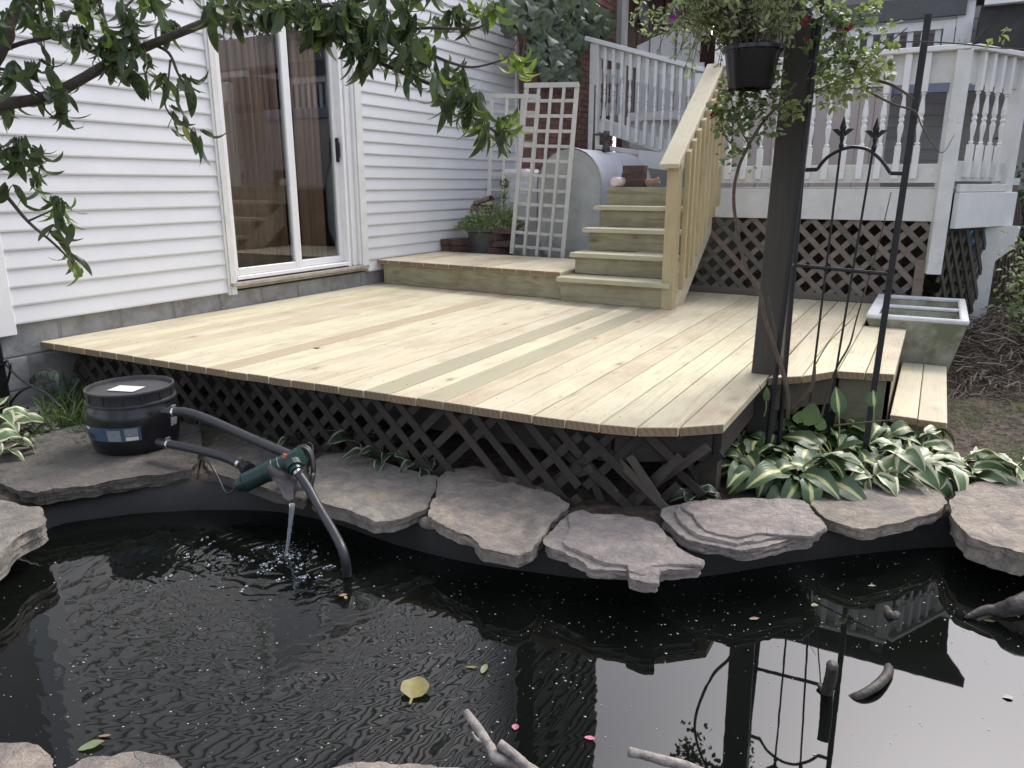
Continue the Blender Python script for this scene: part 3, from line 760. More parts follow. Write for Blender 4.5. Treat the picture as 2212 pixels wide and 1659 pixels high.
# lower step on the right
step = thing('side_step', 'low two board pine step on the soil right of the deck', 'step', (0.02, 4.8, GZ))
for x0, x1 in ((-0.093, 0.028), (0.032, 0.158)):
    f = pw([(-0.1, 4.09), (0.16, 4.06)], (x0 + x1) / 2)
    plank(x0, x1, f, f, 5.42, 5.42, 0.33, 0.036, 'deck_y', step, 'step_board')
m = MB(); m.mm((-0.075, 4.12, 0.14), (0.14, 4.15, 0.293)); m.build('riser', 'riser', step); m = MB(); m.mm((0.115, 4.151, 0.14), (0.14, 5.40, 0.293)); m.build('side_board', 'under', step)

# ------------------------------------------------------------------ raised platform
plat = thing('raised_platform', 'low raised pine platform against the white house between door and stairs', 'platform', (-3.6, 6.0, DZ))
LT = 0.772
xl, xr = -4.56, -2.60
N_ = 14
for i in range(N_):
    x0 = lerp(xl, xr, i / N_) + 0.0015; x1 = lerp(xl, xr, (i + 1) / N_) - 0.0015
    f = lambda x: lerp(5.585, 5.47, (x - xl) / (xr - xl)); b = lambda x: lerp(6.66, 6.53, (x - xl) / (xr - xl))
    plank(x0, x1, f(x0), f(x1), b(x0), b(x1), LT, 0.034, 'deck', plat, 'platform_board')
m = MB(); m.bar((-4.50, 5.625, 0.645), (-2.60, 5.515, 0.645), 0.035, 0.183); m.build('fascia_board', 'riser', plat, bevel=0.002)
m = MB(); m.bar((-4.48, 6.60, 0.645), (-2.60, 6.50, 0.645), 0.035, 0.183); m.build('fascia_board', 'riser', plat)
m = MB(); m.bar((-4.50, 5.65, 0.645), (-4.50, 6.55, 0.645), 0.035, 0.183); m.build('fascia_board', 'deck_y', plat)

# ------------------------------------------------------------------ stairs with hand rail
st = thing('wooden_stairs', 'new pine stairs with a sloping hand rail climbing to the white porch', 'stairs', (-2.2, 5.5, DZ))
SX0, SX1 = -2.575, -1.735
tr = [(5.38, 0.745), (5.65, 0.915), (5.92, 1.10), (6.18, 1.275)]
prev = DZ
for i, (yf, zt) in enumerate(tr):
    xl_ = SX0 - 0.012 * i; xr_ = (-1.675 if i == 0 else SX1 + 0.02)
    for j in range(2):
        if i == 0 and j == 1: xr_ = SX1
        m = MB(); m.mm((xl_ - 0.02, yf + j * 0.142, zt - 0.036), (xr_, yf + 0.14 + j * 0.142, zt)); m.build('tread', 'deck_x', st, bevel=0.003)
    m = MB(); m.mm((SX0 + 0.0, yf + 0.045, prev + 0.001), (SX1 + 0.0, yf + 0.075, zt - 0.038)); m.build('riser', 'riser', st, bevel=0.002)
    prev = zt
m = MB(); m.mm((SX0 - 0.045, 6.45, 1.276), (SX1 + 0.0, 6.48, 1.432)); m.build('riser', 'riser', st)
m = MB(); m.mm((SX0 - 0.055, 6.481, 1.395), (SX1 + 0.0, 6.85, 1.43)); m.build('tread', 'deck_x', st)
# stringers
for x, pr in ((SX0 + 0.05, [(5.56, DZ), (5.56, 0.60), (5.80, 0.76), (6.05, 0.94), (6.30, 1.11), (6.50, 1.25), (6.50, 1.0), (5.86, DZ)]), (SX1 + 0.021, [(5.515, DZ), (5.515, 0.74), (5.74, 0.90), (6.00, 1.08), (6.26, 1.26), (6.50, 1.43), (6.50, 1.06), (5.80, DZ)])):
    m = MB(); t = 0.034
    a = [Vector((x, yy, zz)) for yy, zz in pr]; b = [Vector((x + t, yy, zz)) for yy, zz in pr]
    m.add(a + b, [tuple(range(8)), tuple(range(15, 7, -1))] + [(k, k + 8, (k + 1) % 8 + 8, (k + 1) % 8) for k in range(8)]); m.build('stringer', 'deck_y', st)
NX = -1.70
m = MB(); m.hexa([(NX - 0.045, 5.42, DZ), (NX + 0.045, 5.42, DZ), (NX + 0.045, 5.51, DZ), (NX - 0.045, 5.51, DZ), (NX - 0.045, 5.42, 1.575), (NX + 0.045, 5.42, 1.575), (NX + 0.045, 5.51, 1.64), (NX - 0.045, 5.51, 1.64)]); m.build('newel_post', 'deck_z', st, bevel=0.003)
m = MB()
ra, rb = Vector((NX - 0.01, 5.345, 1.575)), Vector((NX - 0.03, 6.50, 2.385))
m.bar(ra, rb, 0.14, 0.036); m.build('hand_rail', 'deck_y', st, bevel=0.006)
sl = (rb.z - ra.z) / (rb.y - ra.y)
m = MB(); m.bar((NX + 0.035, 5.44, 1.575 + 0.09 * sl - 0.065), (NX + 0.02, 6.48, 2.385 - 0.02 * sl - 0.065), 0.034, 0.085); m.build('under_rail', 'deck_y', st, bevel=0.003)
for k in range(9):
    y = 5.545 + k * 0.112
    zb = DZ + 0.13 + (y - 5.5) * sl * 0.93; zt = 1.575 + (y - 5.345) * sl - 0.035
    m = MB(); x = NX + 0.07
    m.hexa([(x - 0.018, y - 0.018, zb - 0.02), (x + 0.018, y - 0.018, zb - 0.02), (x + 0.018, y + 0.018, zb + 0.012), (x - 0.018, y + 0.018, zb + 0.012), (x - 0.018, y - 0.018, zt), (x + 0.018, y - 0.018, zt), (x + 0.018, y + 0.018, zt + 0.02), (x - 0.018, y + 0.018, zt + 0.02)])
    m.build('baluster', 'deck_z', st, bevel=0.002)
for yy, zz in ((5.86, 0.86), (6.14, 1.05)):
    m = MB(); m.mm((SX1 + 0.048, yy - 0.02, zz - 0.045), (SX1 + 0.075, yy + 0.16, zz + 0.03)); m.build('cleat', 'deck_y', st)

# ------------------------------------------------------------------ white porch behind
porch = thing('white_porch', 'white painted porch with turned spindle railing above brown lattice', 'porch', (-0.8, 6.6, GZ))
PY = 6.53; PB = Vector((0.02, PY, 0)); PE = Vector((0.40, 7.23, 0)); PL = -1.70
m = MB(); m.mm((PL, PY, 1.185), (-0.042, PY + 0.04, 1.418)); m.build('beam', 'white_old', porch, bevel=0.003)
m = MB(); m.mm((PL, PY + 0.03, 1.39), (0.0, 9.0, 1.43)); m.build('porch_floor', 'taupe2', porch)
m = MB(); m.add([(0, PY + 0.04, 1.39), (0.38, 7.25, 1.39), (0.38, 9.5, 1.39), (0, 9.5, 1.39), (0, PY + 0.04, 1.43), (0.38, 7.25, 1.43), (0.38, 9.5, 1.43), (0, 9.5, 1.43)], [(3, 2, 1, 0), (4, 5, 6, 7), (0, 1, 5, 4), (1, 2, 6, 5), (2, 3, 7, 6), (3, 0, 4, 7)]); m.build('porch_floor', 'taupe2', porch)
m = MB(); m.mm((PL + 0.05, PY + 0.001, 1.465), (-0.042, PY + 0.035, 1.60)); m.build('bottom_rail', 'white_old', porch, bevel=0.003)
m = MB(); m.mm((PL + 0.05, PY + 0.001, 2.16), (-0.042, PY + 0.035, 2.365)); m.build('upper_rail_board', 'white_old', porch, bevel=0.003)
m = MB(); m.mm((PL, PY - 0.07, 2.366), (0.05, PY + 0.075, 2.40)); m.build('cap_rail', 'white', porch, bevel=0.004)
def spindle(c, z0, z1, s=1.0, parent=porch, rot=0.0, mat='white'):
    """square ends and a turned middle"""
    H = z1 - z0; w = 0.017 * s
    m = MB(); M = Matrix.Rotation(rot, 3, 'Z')
    x, y = c
    m.box((x, y, z0 + H * 0.135), (2 * w, 2 * w, H * 0.27), M); m.box((x, y, z1 - H * 0.15), (2 * w, 2 * w, H * 0.30), M)
    a = z0 + H * 0.268; b = z1 - H * 0.298; L = b - a
    prof = [(0.9, 0), (0.55, 0.02), (0.95, 0.045), (0.5, 0.07), (0.55, 0.14), (0.95, 0.30), (1.0, 0.38), (0.6, 0.45), (0.95, 0.475), (0.95, 0.50), (0.6, 0.53), (1.0, 0.60), (0.9, 0.70), (0.55, 0.86), (0.5, 0.93), (0.95, 0.955), (0.55, 0.975), (0.9, 1.0)]
    m.lathe((x, y, a), [(w * r, t * L) for r, t in prof], 10, cap=False)
    return m.build('spindle', mat, parent)
x = ony(1444 + 370 * .3472, 380, PY).x
while x < -0.09:
    spindle((x, PY - 0.022), 1.495, 2.364, 1.25); x += 0.1245
def post(x, y, w, z0, z1, mat='white_old', parent=porch, rot=0.0):
    m = MB(); m.box((x, y, (z0 + z1) / 2), (w, w, z1 - z0), Matrix.Rotation(rot, 3, 'Z')); return m.build('post', mat, parent, bevel=0.004)
post(0.005, PY - 0.01, 0.10, 0.80, 2.364, rot=R(12))
post(PL + 0.0, PY + 0.03, 0.10, 1.2, 2.6, 'white')
# angled corner bay
dv = (PE - PB).normalized(); nv = Vector((dv.y, -dv.x, 0))
def ab(t0, t1, z0, z1, off, th, name, mat='white_old'):
    a = PB + dv * t0 + nv * off; b = PB + dv * t1 + nv * off; zz = (z0 + z1) / 2
    m = MB(); m.bar((a.x, a.y, zz), (b.x, b.y, zz), th, z1 - z0); return m.build(name, mat, porch, bevel=0.003)
LB = (PE - PB).length
ab(0.07, LB - 0.02, 1.40, 1.455, 0.045, 0.03, 'bottom_trim'); ab(0.06, LB + 0.12, 1.135, 1.395, 0.05, 0.04, 'beam', 'white')
ab(0.06, LB, 1.475, 1.62, 0.0, 0.035, 'bottom_rail'); ab(0.06, LB, 2.15, 2.365, 0.0, 0.035, 'upper_rail_board'); ab(0.03, LB + 0.3, 2.366, 2.40, 0.0, 0.15, 'cap_rail', 'white')
for k in range(4):
    q = PB + dv * (0.17 + k * 0.135) + nv * 0.036
    spindle((q.x, q.y), 1.505, 2.364, 1.15, rot=math.atan2(dv.y, dv.x))
post(PE.x, PE.y, 0.11, 1.2, 2.365, 'white_old', rot=math.atan2(dv.y, dv.x))
m = MB(); q = PB + dv * (LB - 0.08); m.hexa([(q.x - 0.05, q.y - 0.06, 0.2), (q.x + 0.07, q.y - 0.02, 0.2), (q.x + 0.03, q.y + 0.1, 0.2), (q.x - 0.09, q.y + 0.06, 0.2), (q.x - 0.05, q.y - 0.06, 1.134), (q.x + 0.07, q.y - 0.02, 1.134), (q.x + 0.03, q.y + 0.1, 1.134), (q.x - 0.09, q.y + 0.06, 1.134)]); m.build('post', 'white_old', porch, bevel=0.004)
m = MB(); a = q + Vector((0.09, 0.04, 0)); m.add([(a.x - 0.02, a.y - 0.03, 0.86), (a.x + 0.10, a.y + 0.03, 0.97), (a.x + 0.12, a.y + 0.04, 1.134), (a.x - 0.02, a.y - 0.03, 1.134), (a.x - 0.05, a.y + 0.05, 0.86), (a.x + 0.07, a.y + 0.11, 0.97), (a.x + 0.09, a.y + 0.12, 1.134), (a.x - 0.05, a.y + 0.05, 1.134)], [(0, 1, 2, 3), (7, 6, 5, 4), (0, 4, 5, 1), (1, 5, 6, 2), (2, 6, 7, 3), (3, 7, 4, 0)]); m.build('bracket', 'white_old', porch)
# lattice below the porch
lattice(porch, (-1.98, PY + 0.03), (-0.05, PY + 0.03), 0.57, 1.183, 0.155, 'lattice_brown', w=0.042)
pc = PB + dv * 0.05; pe = PB + dv * (LB - 0.12)
lattice(porch, (pc.x, pc.y), (pe.x, pe.y), 0.45, 1.13, 0.115, 'old_wood', w=0.036, ang=60)
m = MB(); m.mm((-2.0, PY + 0.01, 0.545), (-0.36, PY + 0.028, 0.60)); m.build('lattice_frame', 'lattice_brown', porch)
m = MB(); m.mm((-0.115, PY + 0.0, 0.3), (-0.045, PY + 0.025, 0.9)); m.build('lattice_frame', 'lattice_brown', porch)
for k in range(5):
    m = MB(); x = -2.0 + k * 0.42; m.mm((x, PY + 0.5, 0.2), (x + 0.09, PY + 0.59, 1.38)); m.build('support_post', 'under', porch)
m = MB(); m.mm((-2.3, 8.2, 0.1), (0.4, 8.24, 1.388)); m.build('back_board', 'under', porch)
# ------------------------------------------------------------------ things on and behind the porch
tub = thing('panelled_tub', 'taupe panelled tub with slate blue rim standing behind the porch spindles', 'hot tub', (-1.0, 8.2, 1.43))
a = ony(1555, 300, 8.2).x; b = ony(1895, 300, 8.2).x
x = a; k = 0
while x < b - 0.02:
    m = MB(); m.mm((x + 0.002, 8.2 + (0.008 if k % 2 else 0), 1.431), (x + 0.128, 8.24, 2.33)); m.build('side_panel', 'taupe', tub); x += 0.13; k += 1
m = MB(); m.mm((a - 0.03, 8.15, 2.331), (b + 0.03, 9.2, 2.47)); m.build('rim', 'blue', tub, bevel=0.01)
gh = thing('grey_house', 'grey clapboard house wall far behind the porch under a dark roof', 'house', (0.0, 10.0, GZ))
z = 1.0; k = 0
while z < 3.3:
    m = MB(); m.hexa([(-2.2, 9.985, z), (4.5, 9.985, z), (4.5, 10.0, z), (-2.2, 10.0, z), (-2.2, 9.995, z + 0.118), (4.5, 9.995, z + 0.118), (4.5, 10.0, z + 0.118), (-2.2, 10.0, z + 0.118)]); m.build('clapboard', 'taupe2', gh); z += 0.12
m = MB(); m.mm((-2.2, 10.001, 0.1), (4.5, 10.1, 3.9)); m.build('wall', 'taupe2', gh)
m = MB(); m.mm((-0.6, 9.2, 2.36), (0.2, 9.3, 2.50)); m.build('trim', 'blue', gh)
# gable roof, its edge shows in the pond
m = MB(); rz = 5.3
P_ = [(-3.2, 8.9, 4.0), (0.9, 8.9, 4.0), (0.9, 11.6, rz), (-3.2, 11.6, rz), (-3.2, 8.9, 4.12), (0.9, 8.9, 4.12), (0.9, 11.6, rz + 0.12), (-3.2, 11.6, rz + 0.12)]
m.hexa(P_); m.build('roof', 'roof', gh)
m = MB(); m.hexa([(-3.2, 11.601, rz), (0.9, 11.601, rz), (0.9, 15, 4.0), (-3.2, 15, 4.0), (-3.2, 11.601, rz + 0.12), (0.9, 11.601, rz + 0.12), (0.9, 15, 4.12), (-3.2, 15, 4.12)]); m.build('roof', 'roof', gh)
# upper porch rail and its dark beam
up_ = thing('upper_porch_railing', 'white picket railing of the raised porch behind, under a dark grey beam', 'railing', (-0.8, 9.3, 1.4))
UY = 9.3
za = ony(1900, 62, UY).z; xa = ony(1700, 60, UY).x; xb = ony(2095, 60, UY).x
m = MB(); m.mm((xa, UY - 0.05, za - 0.06), (xb, UY + 0.05, za + 0.02)); m.build('cap_rail', 'white', up_)
zb = ony(1900, 118, UY).z
x = ony(1765, 90, UY).x
while x < ony(2040, 90, UY).x:
    m = MB(); m.mm((x, UY - 0.015, zb - 0.3), (x + 0.055, UY + 0.015, za - 0.061)); m.build('picket', 'white', up_); x += 0.125
x = ony(2035, 90, UY).x; m = MB(); m.mm((x, UY - 0.07, zb - 0.3), (x + 0.10, UY - 0.052, za - 0.0)); m.mm((x + 0.11, UY - 0.07, 1.4), (x + 0.25, UY + 0.06, 4.2)); m.build('post', 'white', up_)
m = MB(); z1 = ony(1900, 20, UY).z; z0 = ony(1900, 52, UY).z
m.mm((-2.3, UY - 0.12, z0), (xb - 0.05, UY - 0.06, z1)); m.mm((-2.3, UY - 0.12, z1 + 0.001), (4.0, UY + 0.3, z1 + 0.05)); m.build('beam', 'grey_beam', up_)
aw = thing('dark_awning', 'dark roofing edge at the upper right above the porch corner', 'awning', (0.8, 8.6, 3.3))
a = ony(2105, 115, 8.6); b = ony(2105, 12, 8.6)
m = MB(); m.hexa([(a.x, 8.6, a.z), (2.6, 8.6, a.z - 0.05), (2.6, 9.6, a.z), (a.x, 9.6, a.z), (a.x, 8.6, b.z), (2.6, 8.6, b.z - 0.1), (2.6, 9.6, b.z), (a.x, 9.6, b.z)]); m.build('awning_face', 'roof', aw)
m = MB(); m.mm((a.x + 0.02, 8.5, b.z - 0.02), (2.6, 8.59, b.z + 0.06)); m.build('gutter', 'white', aw)

# brick wall and brown wall of the neighbouring house: same line as the white wall, set forward
bh = thing('brick_house', 'ivy covered red brick house wall behind the white trellises', 'house', (-4.3, 8.4, GZ))
BX = -4.30
BY0, BY1 = 8.36, 10.75
m = MB(); m.mm((BX - 0.4, BY0, 0.1), (BX - 0.012, BY1, 9.2)); m.build('mortar', 'mortar', bh)
m = MB(); z = 1.0; r_ = 0
while z < 4.15:
    y = BY0 - (0.105 if r_ % 2 else 0)
    while y < BY1:
        y0 = max(y, BY0); y1 = min(y + 0.2, BY1)
        if y1 - y0 > 0.03: m.mm((BX - 0.05, y0, z), (BX + fr(-0.004, 0.004), y1, z + 0.062))
        y += 0.21
    z += 0.073; r_ += 1
m.build('bricks', 'brick', bh, kind='stuff')
z = 4.16
while z < 9.15:
    m = MB(); m.hexa([(BX - 0.3, BY0 - 0.03, z), (BX + 0.035, BY0 - 0.03, z), (BX + 0.035, BY1 + 0.02, z), (BX - 0.3, BY1 + 0.02, z), (BX - 0.3, BY0 - 0.03, z + 0.249), (BX + 0.012, BY0 - 0.03, z + 0.249), (BX + 0.012, BY1 + 0.02, z + 0.249), (BX - 0.3, BY1 + 0.02, z + 0.249)]); m.build('upper_cladding', 'roof', bh); z += 0.25
m = MB(); z = 1.0; x = BX - 0.2
while z < 4.1:
    m.mm((x - 0.19, BY0 - 0.006, z), (x + 0.0, BY0 + 0.004, z + 0.062)); m.mm((x + 0.01, BY0 - 0.006, z), (x + 0.19, BY0 + 0.004, z + 0.062)); z += 0.073
m.build('bricks', 'brick', bh, kind='stuff')
m = MB(); m.mm((BX - 0.1, BY1 + 0.005, 2.2), (BX - 0.02, BY1 + 0.24, 6.0)); m.build('window_recess', 'taupe2', bh)
m = MB(); m.mm((BX - 0.1, BY1 + 0.241, 2.2), (BX + 0.03, BY1 + 0.36, 6.0)); m.build('window_frame', 'white', bh)
y = BY1 + 0.37
while y < 15.5:
    m = MB(); m.mm((BX - 0.1, y, 1.2), (BX + fr(-0.01, 0.01), y + 0.235, 4.9)); m.build('brown_board', 'brown_wall', bh); y += 0.24
m = MB(); m.mm((BX - 0.5, BY0 - 0.1, 9.201), (BX + 0.15, BY1 + 0.02, 9.3)); m.build('roof_edge', 'roof', bh)
m = MB(); m.hexa([(BX - 0.3, BY1 + 0.4, 4.9), (BX + 1.3, BY1 + 0.4, 4.3), (BX + 1.3, 15.6, 4.3), (BX - 0.3, 15.6, 4.9), (BX - 0.3, BY1 + 0.4, 5.0), (BX + 1.3, BY1 + 0.4, 4.4), (BX + 1.3, 15.6, 4.4), (BX - 0.3, 15.6, 5.0)]); m.build('porch_roof', 'roof', bh)
c = onx(1390, 30, BX + 0.02)
m = MB(); m.lathe(c, [(0.0001, 0), (0.20, 0), (0.21, 0.02), (0.0001, 0.025)], 28, M=Matrix.Rotation(R(90), 3, 'Y'), cap=False); pq = m.build('wall_plaque', 'plaque', loc=c, smooth=True)
tag(pq, 'round grey plaque hanging on the brown board wall', 'plaque')

# white ramp with spindle railing beyond the oil tank
ramp = thing('white_ramp', 'white ramp with sloping turned spindle railing beyond the grey oil tank', 'ramp', (-3.2, 8.9, GZ))
RY = 8.9
def rl(p, q, w, t, name, off=0.0, mat='white'):
    A = ony(*p, RY); B = ony(*q, RY); m = MB(); A.y += off; B.y += off; m.bar(A, B, w, t); return m.build(name, mat, ramp, bevel=0.004)
rl((1268, 84), (1525, 152), 0.14, 0.05, 'cap_rail'); rl((1290, 108), (1520, 170), 0.03, 0.15, 'upper_rail_board', 0.03, 'white_old'); rl((1293, 268), (1475, 330), 0.03, 0.16, 'bottom_rail', 0.03, 'white_old')
rl((1275, 315), (1480, 345), 0.5, 0.05, 'ramp_floor', 0.2, 'white_old'); rl((1385, 343), (1450, 351), 0.03, 0.19, 'fascia_board', -0.1)
A = ony(1288, 90, RY); post(A.x, RY, 0.11, 1.2, A.z - 0.02, parent=ramp)
A = ony(1514, 155, RY); post(A.x, RY, 0.10, 1.4, A.z - 0.02, 'white', parent=ramp)
for k in range(11):
    px = 1307 + k * 18.2
    t = (px - 1290) / 230
    zt = ony(px, lerp(98, 160, t), RY).z; zb = ony(px, lerp(283, 345, t), RY).z; xx = ony(px, 200, RY).x
    spindle((xx, RY - 0.018), zb, zt, 1.1, parent=ramp)
# back railing of the ramp, smaller
for k in range(7):
    px = 1298 + k * 8; A = ony(px, 150, RY + 1.0); B = ony(px, 250, RY + 1.0)
    spindle((A.x, RY + 1.0), B.z, A.z, 0.9, parent=ramp)
m = MB(); A = ony(1360, 300, 9.7); B = ony(1520, 240, 9.7); m.mm((A.x, 9.7, 1.3), (B.x, 9.74, B.z)); m.build('back_board', 'white_old', ramp)
m = MB(); A = ony(1355, 262, 9.6); B = ony(1520, 236, 9.6); m.mm((A.x, 9.6, A.z), (B.x, 9.64, B.z)); m.build('back_rail', 'white', ramp)
m = MB(); A = ony(1445, 152, 9.6); B = ony(1520, 138, 9.6); m.mm((A.x, 9.6, A.z), (B.x, 9.64, B.z + 0.02)); m.build('back_rail', 'white', ramp)
wf = thing('white_board_fence', 'white boards with sloping tops beyond the ramp railing, before the brown wall', 'fence', (-3.2, 10.2, 1.2))
for p0, p1, t0, t1 in ((1368, 1392, 100, 88), (1396, 1416, 84, 76), (1418, 1446, 75, 68), (1452, 1478, 60, 66), (1480, 1500, 68, 80)):
    a = ony(p0, 300, 10.2); b = ony(p1, 300, 10.2); za = ony(p0, t0, 10.2).z; zb = ony(p1, t1, 10.2).z
    m = MB(); m.hexa([(a.x, 10.2, 1.2), (b.x, 10.2, 1.2), (b.x, 10.23, 1.2), (a.x, 10.23, 1.2), (a.x, 10.2, za), (b.x, 10.2, zb), (b.x, 10.23, zb), (a.x, 10.23, za)]); m.build('fence_board', 'white', wf)
m = MB(); a = ony(1380, 20, 10.6); m.mm((-3.6, 12.0, 0.1), (-1.6, 12.1, 3.6)); tag(m.build('shed_wall', 'brown_wall', loc=(-2.6, 12, 0.1)), 'dark brown shed wall in the gap behind the white boards', 'shed')

# ------------------------------------------------------------------ oil tank
tank = thing('oil_tank', 'silver grey obround oil tank lying behind the leaning trellis', 'oil tank', (-3.15, 7.0, GZ))
ty0, ty1 = 6.95, 8.4; tw, tz0, tz1 = 0.345, 0.66, 1.80
cx = -3.23
def ob(y, s=1.0, n=12):
    pts = []; r = tw * s; mid = (tz0 + tz1) / 2; hh = (tz1 - tz0) / 2 * s - r
    for k in range(n + 1): a = math.pi * k / n; pts.append(Vector((cx + r * math.cos(a), y, mid + hh + r * math.sin(a))))
    for k in range(n + 1): a = math.pi + math.pi * k / n; pts.append(Vector((cx + r * math.cos(a), y, mid - hh + r * math.sin(a))))
    return pts
m = MB(); m.loft([ob(ty0), ob(ty1)], cap=False); m.build('tank_shell', 'tank', tank, smooth=True)
m = MB(); m.loft([ob(ty0 - 0.012, 1.005), ob(ty0 + 0.02, 1.012)], cap=False); m.loft([ob(ty0 + 0.0, 0.985), ob(ty0 + 0.015, 0.97), ob(ty0 - 0.01, 0.7)]); m.build('tank_end', 'tank_end', tank, smooth=False)
m = MB(); m.loft([ob(ty1 - 0.001, 0.99), ob(ty1 + 0.03, 0.8)]); m.build('tank_end', 'tank_end', tank)
m = MB(); m.loft([ob(7.68, 1.004), ob(7.69, 1.004)], cap=False); m.build('weld_seam', 'tank_end', tank)
for x, y in ((cx - 0.25, 7.1), (cx + 0.25, 7.1), (cx - 0.25, 8.2), (cx + 0.25, 8.2)):
    m = MB(); m.tube([(x, y, 0.1), (x, y, 1.0)], 0.025); m.build('leg', 'rust_pipe', tank)
p = ony(1309, 325, 7.55); p.z = tz1 - 0.02; q = ony(1309, 283, 7.55)
m = MB(); m.lathe(p, [(0.045, 0), (0.036, 0.06), (0.022, 0.07), (0.022, q.z - p.z - 0.06), (0.034, q.z - p.z - 0.05), (0.034, q.z - p.z)], 12); m.tube([(p.x, p.y, q.z - 0.03), (p.x - 0.14, p.y - 0.0, q.z - 0.03), (p.x - 0.14, p.y, p.z)], 0.016); m.tube([(p.x - 0.14, p.y, q.z - 0.03), (p.x - 0.14, p.y, q.z + 0.45)], 0.009); m.build('vent_pipe', 'rust_pipe', tank, smooth=True)

# white equipment box by the wall, seen through the back trellis
eq = thing('white_utility_box', 'white rounded utility box with a round dark vent behind the trellis', 'utility box', (-4.0, 7.6, GZ))
A = ony(1078, 365, 7.6); B = ony(1140, 500, 7.6)
m = MB(); m.mm((A.x, 7.6, 0.6), (B.x, 7.95, A.z)); m.build('body', 'white_old', eq, bevel=0.04)
c = ony(1090, 396, 7.59); m = MB(); m.lathe(c, [(0.05, 0), (0.055, 0.012), (0.0001, 0.012)], 16, M=Matrix.Rotation(R(90), 3, 'X')); m.build('vent', 'black_plastic', eq)
A = ony(1120, 415, 7.58); m = MB(); m.mm((A.x - 0.11, 7.575, A.z - 0.12), (A.x + 0.11, 7.599, A.z + 0.1)); m.build('panel', 'white', eq, bevel=0.004)

# ------------------------------------------------------------------ trellises
def trellis(name, label, tl, tr_, bl_, br_, Yt, Yb, nx, nz_, parent_loc, hang=0.012):
    T = thing(name, label, 'trellis', parent_loc, 'white garden trellises leaning by the oil tank')
    TL, TR, BL, BR = ony(*tl, Yt), ony(*tr_, Yt), ony(*bl_, Yb), ony(*br_, Yb)
    back = Vector((0, 0.014, 0))
    for i in range(nx):
        t = i / (nx - 1); w = 0.045 if i in (0, nx - 1) else 0.03
        m = MB(); m.bar(BL.lerp(BR, t), TL.lerp(TR, t), w, 0.014, up=(0, -1, 0)); m.build('upright', 'white_trellis', T, bevel=0.002)
    for j in range(nz_):
        t = (j + 0.55) / (nz_ - 0.42); t = min(t, 1.0)
        A = BL.lerp(TL, t) + back; B = BR.lerp(TR, t) + back
        if j == nz_ - 1:
            A -= back * 2.0; B -= back * 2.0; e = (B - A).normalized() * 0.022; A -= e; B += e
        m = MB(); m.bar(A, B, 0.012, 0.045 if j == nz_ - 1 else 0.03, up=(0, 0, 1)); m.build('crosspiece', 'white_trellis', T, bevel=0.002)
    return T
trellis('garden_trellis', 'taller front white trellis leaning on the oil tank end', (1138, 184), (1247, 182), (1105, 548), (1215, 558), 6.86, 6.74, 5, 12, (-3.5, 6.74, 0.7))
trellis('garden_trellis', 'shorter back white trellis half hidden behind the taller one', (1063, 206), (1163, 208), (1052, 560), (1134, 560), 7.3, 7.05, 4, 11, (-3.95, 7.05, 0.7))

# ------------------------------------------------------------------ planter, loose bricks and tiles behind the platform
pot = thing('planter_pot', 'dark green grey round pot full of pale leafy plants by the white wall', 'planter', (-4.05, 6.95, 0.45))
pc_ = Vector((-4.13, 6.98, 0.45))
m = MB(); m.lathe(pc_, [(0.20, 0), (0.255, 0.52), (0.285, 0.53), (0.285, 0.58), (0.25, 0.58), (0.24, 0.5), (0.0001, 0.5)], 32, cap=False); m.build('pot', 'pot_dark', pot, smooth=False)
lf = leaf_mesh('pot_leaf', 0.055, 0.016, 'grass_pale', 3, 0.5, 0.2)
items = []
for i in range(1100):
    a = fr(0, 6.283); r = 0.36 * math.sqrt(fr(0, 1)); h = 0.5 + 0.28 * (1 - (r / 0.37) ** 2) * fr(0.3, 1.0) + fr(0, .05)
    p = pc_ + Vector((r * math.cos(a), r * math.sin(a), h))
    items.append((lf, place(p, (math.cos(a) * fr(0, 0.8) + fr(-.4, .4), math.sin(a) * fr(0, 0.8) + fr(-.4, .4), fr(0.2, 1.2)), s=fr(0.7, 1.5), roll=fr(-1, 1))))
for i in range(160):
    t = fr(0, 1); p = pc_ + Vector((0.16 + fr(-.03, .03) + t * 0.03, -0.05 + fr(-.03, .03), 0.75 + t * 0.28)); items.append((lf, place(p, (fr(-1, 1), fr(-1, 1), fr(0, 1)), s=fr(0.6, 1.2))))
joined('foliage', items, 'grass_pale', pot)
m = MB()
for i in range(24):
    a = fr(0, 6.283); r = fr(0.02, 0.2); m.tube([pc_ + Vector((r * math.cos(a), r * math.sin(a), 0.5)), pc_ + Vector((1.5 * r * math.cos(a), 1.5 * r * math.sin(a), 0.5 + fr(0.1, 0.25)))], 0.003, 4)
m.tube([pc_ + Vector((0.16, -0.05, 0.5)), pc_ + Vector((0.19, -0.05, 1.03))], 0.005, 5)
m.build('stems', 'grass_pale', pot, kind='stuff')
bk = MB(); bk.box((0, 0, 0), (0.2, 0.095, 0.06)); 
me_brick = bk.build('tmp_brick', 'brick_dark', bevel=0.0).data; bpy.data.objects.remove(bpy.data.objects['tmp_brick'])
def brick(p, rz, label, tilt=0.0, grp='loose bricks stacked around the planter pot'):
    o = inst('loose_brick', me_brick, None, Matrix.Translation(p) @ Matrix.Rotation(rz, 4, 'Z') @ Matrix.Rotation(tilt, 4, 'X'))
    o.matrix_world = Matrix.Translation(p) @ Matrix.Rotation(rz, 4, 'Z') @ Matrix.Rotation(tilt, 4, 'X'); o.name = 'loose_brick'
    return tag(o, label, 'brick', grp)
Y = 6.74
side = {'l': ('left', 962, 1009), 'r': ('right', 1066, 1096)}
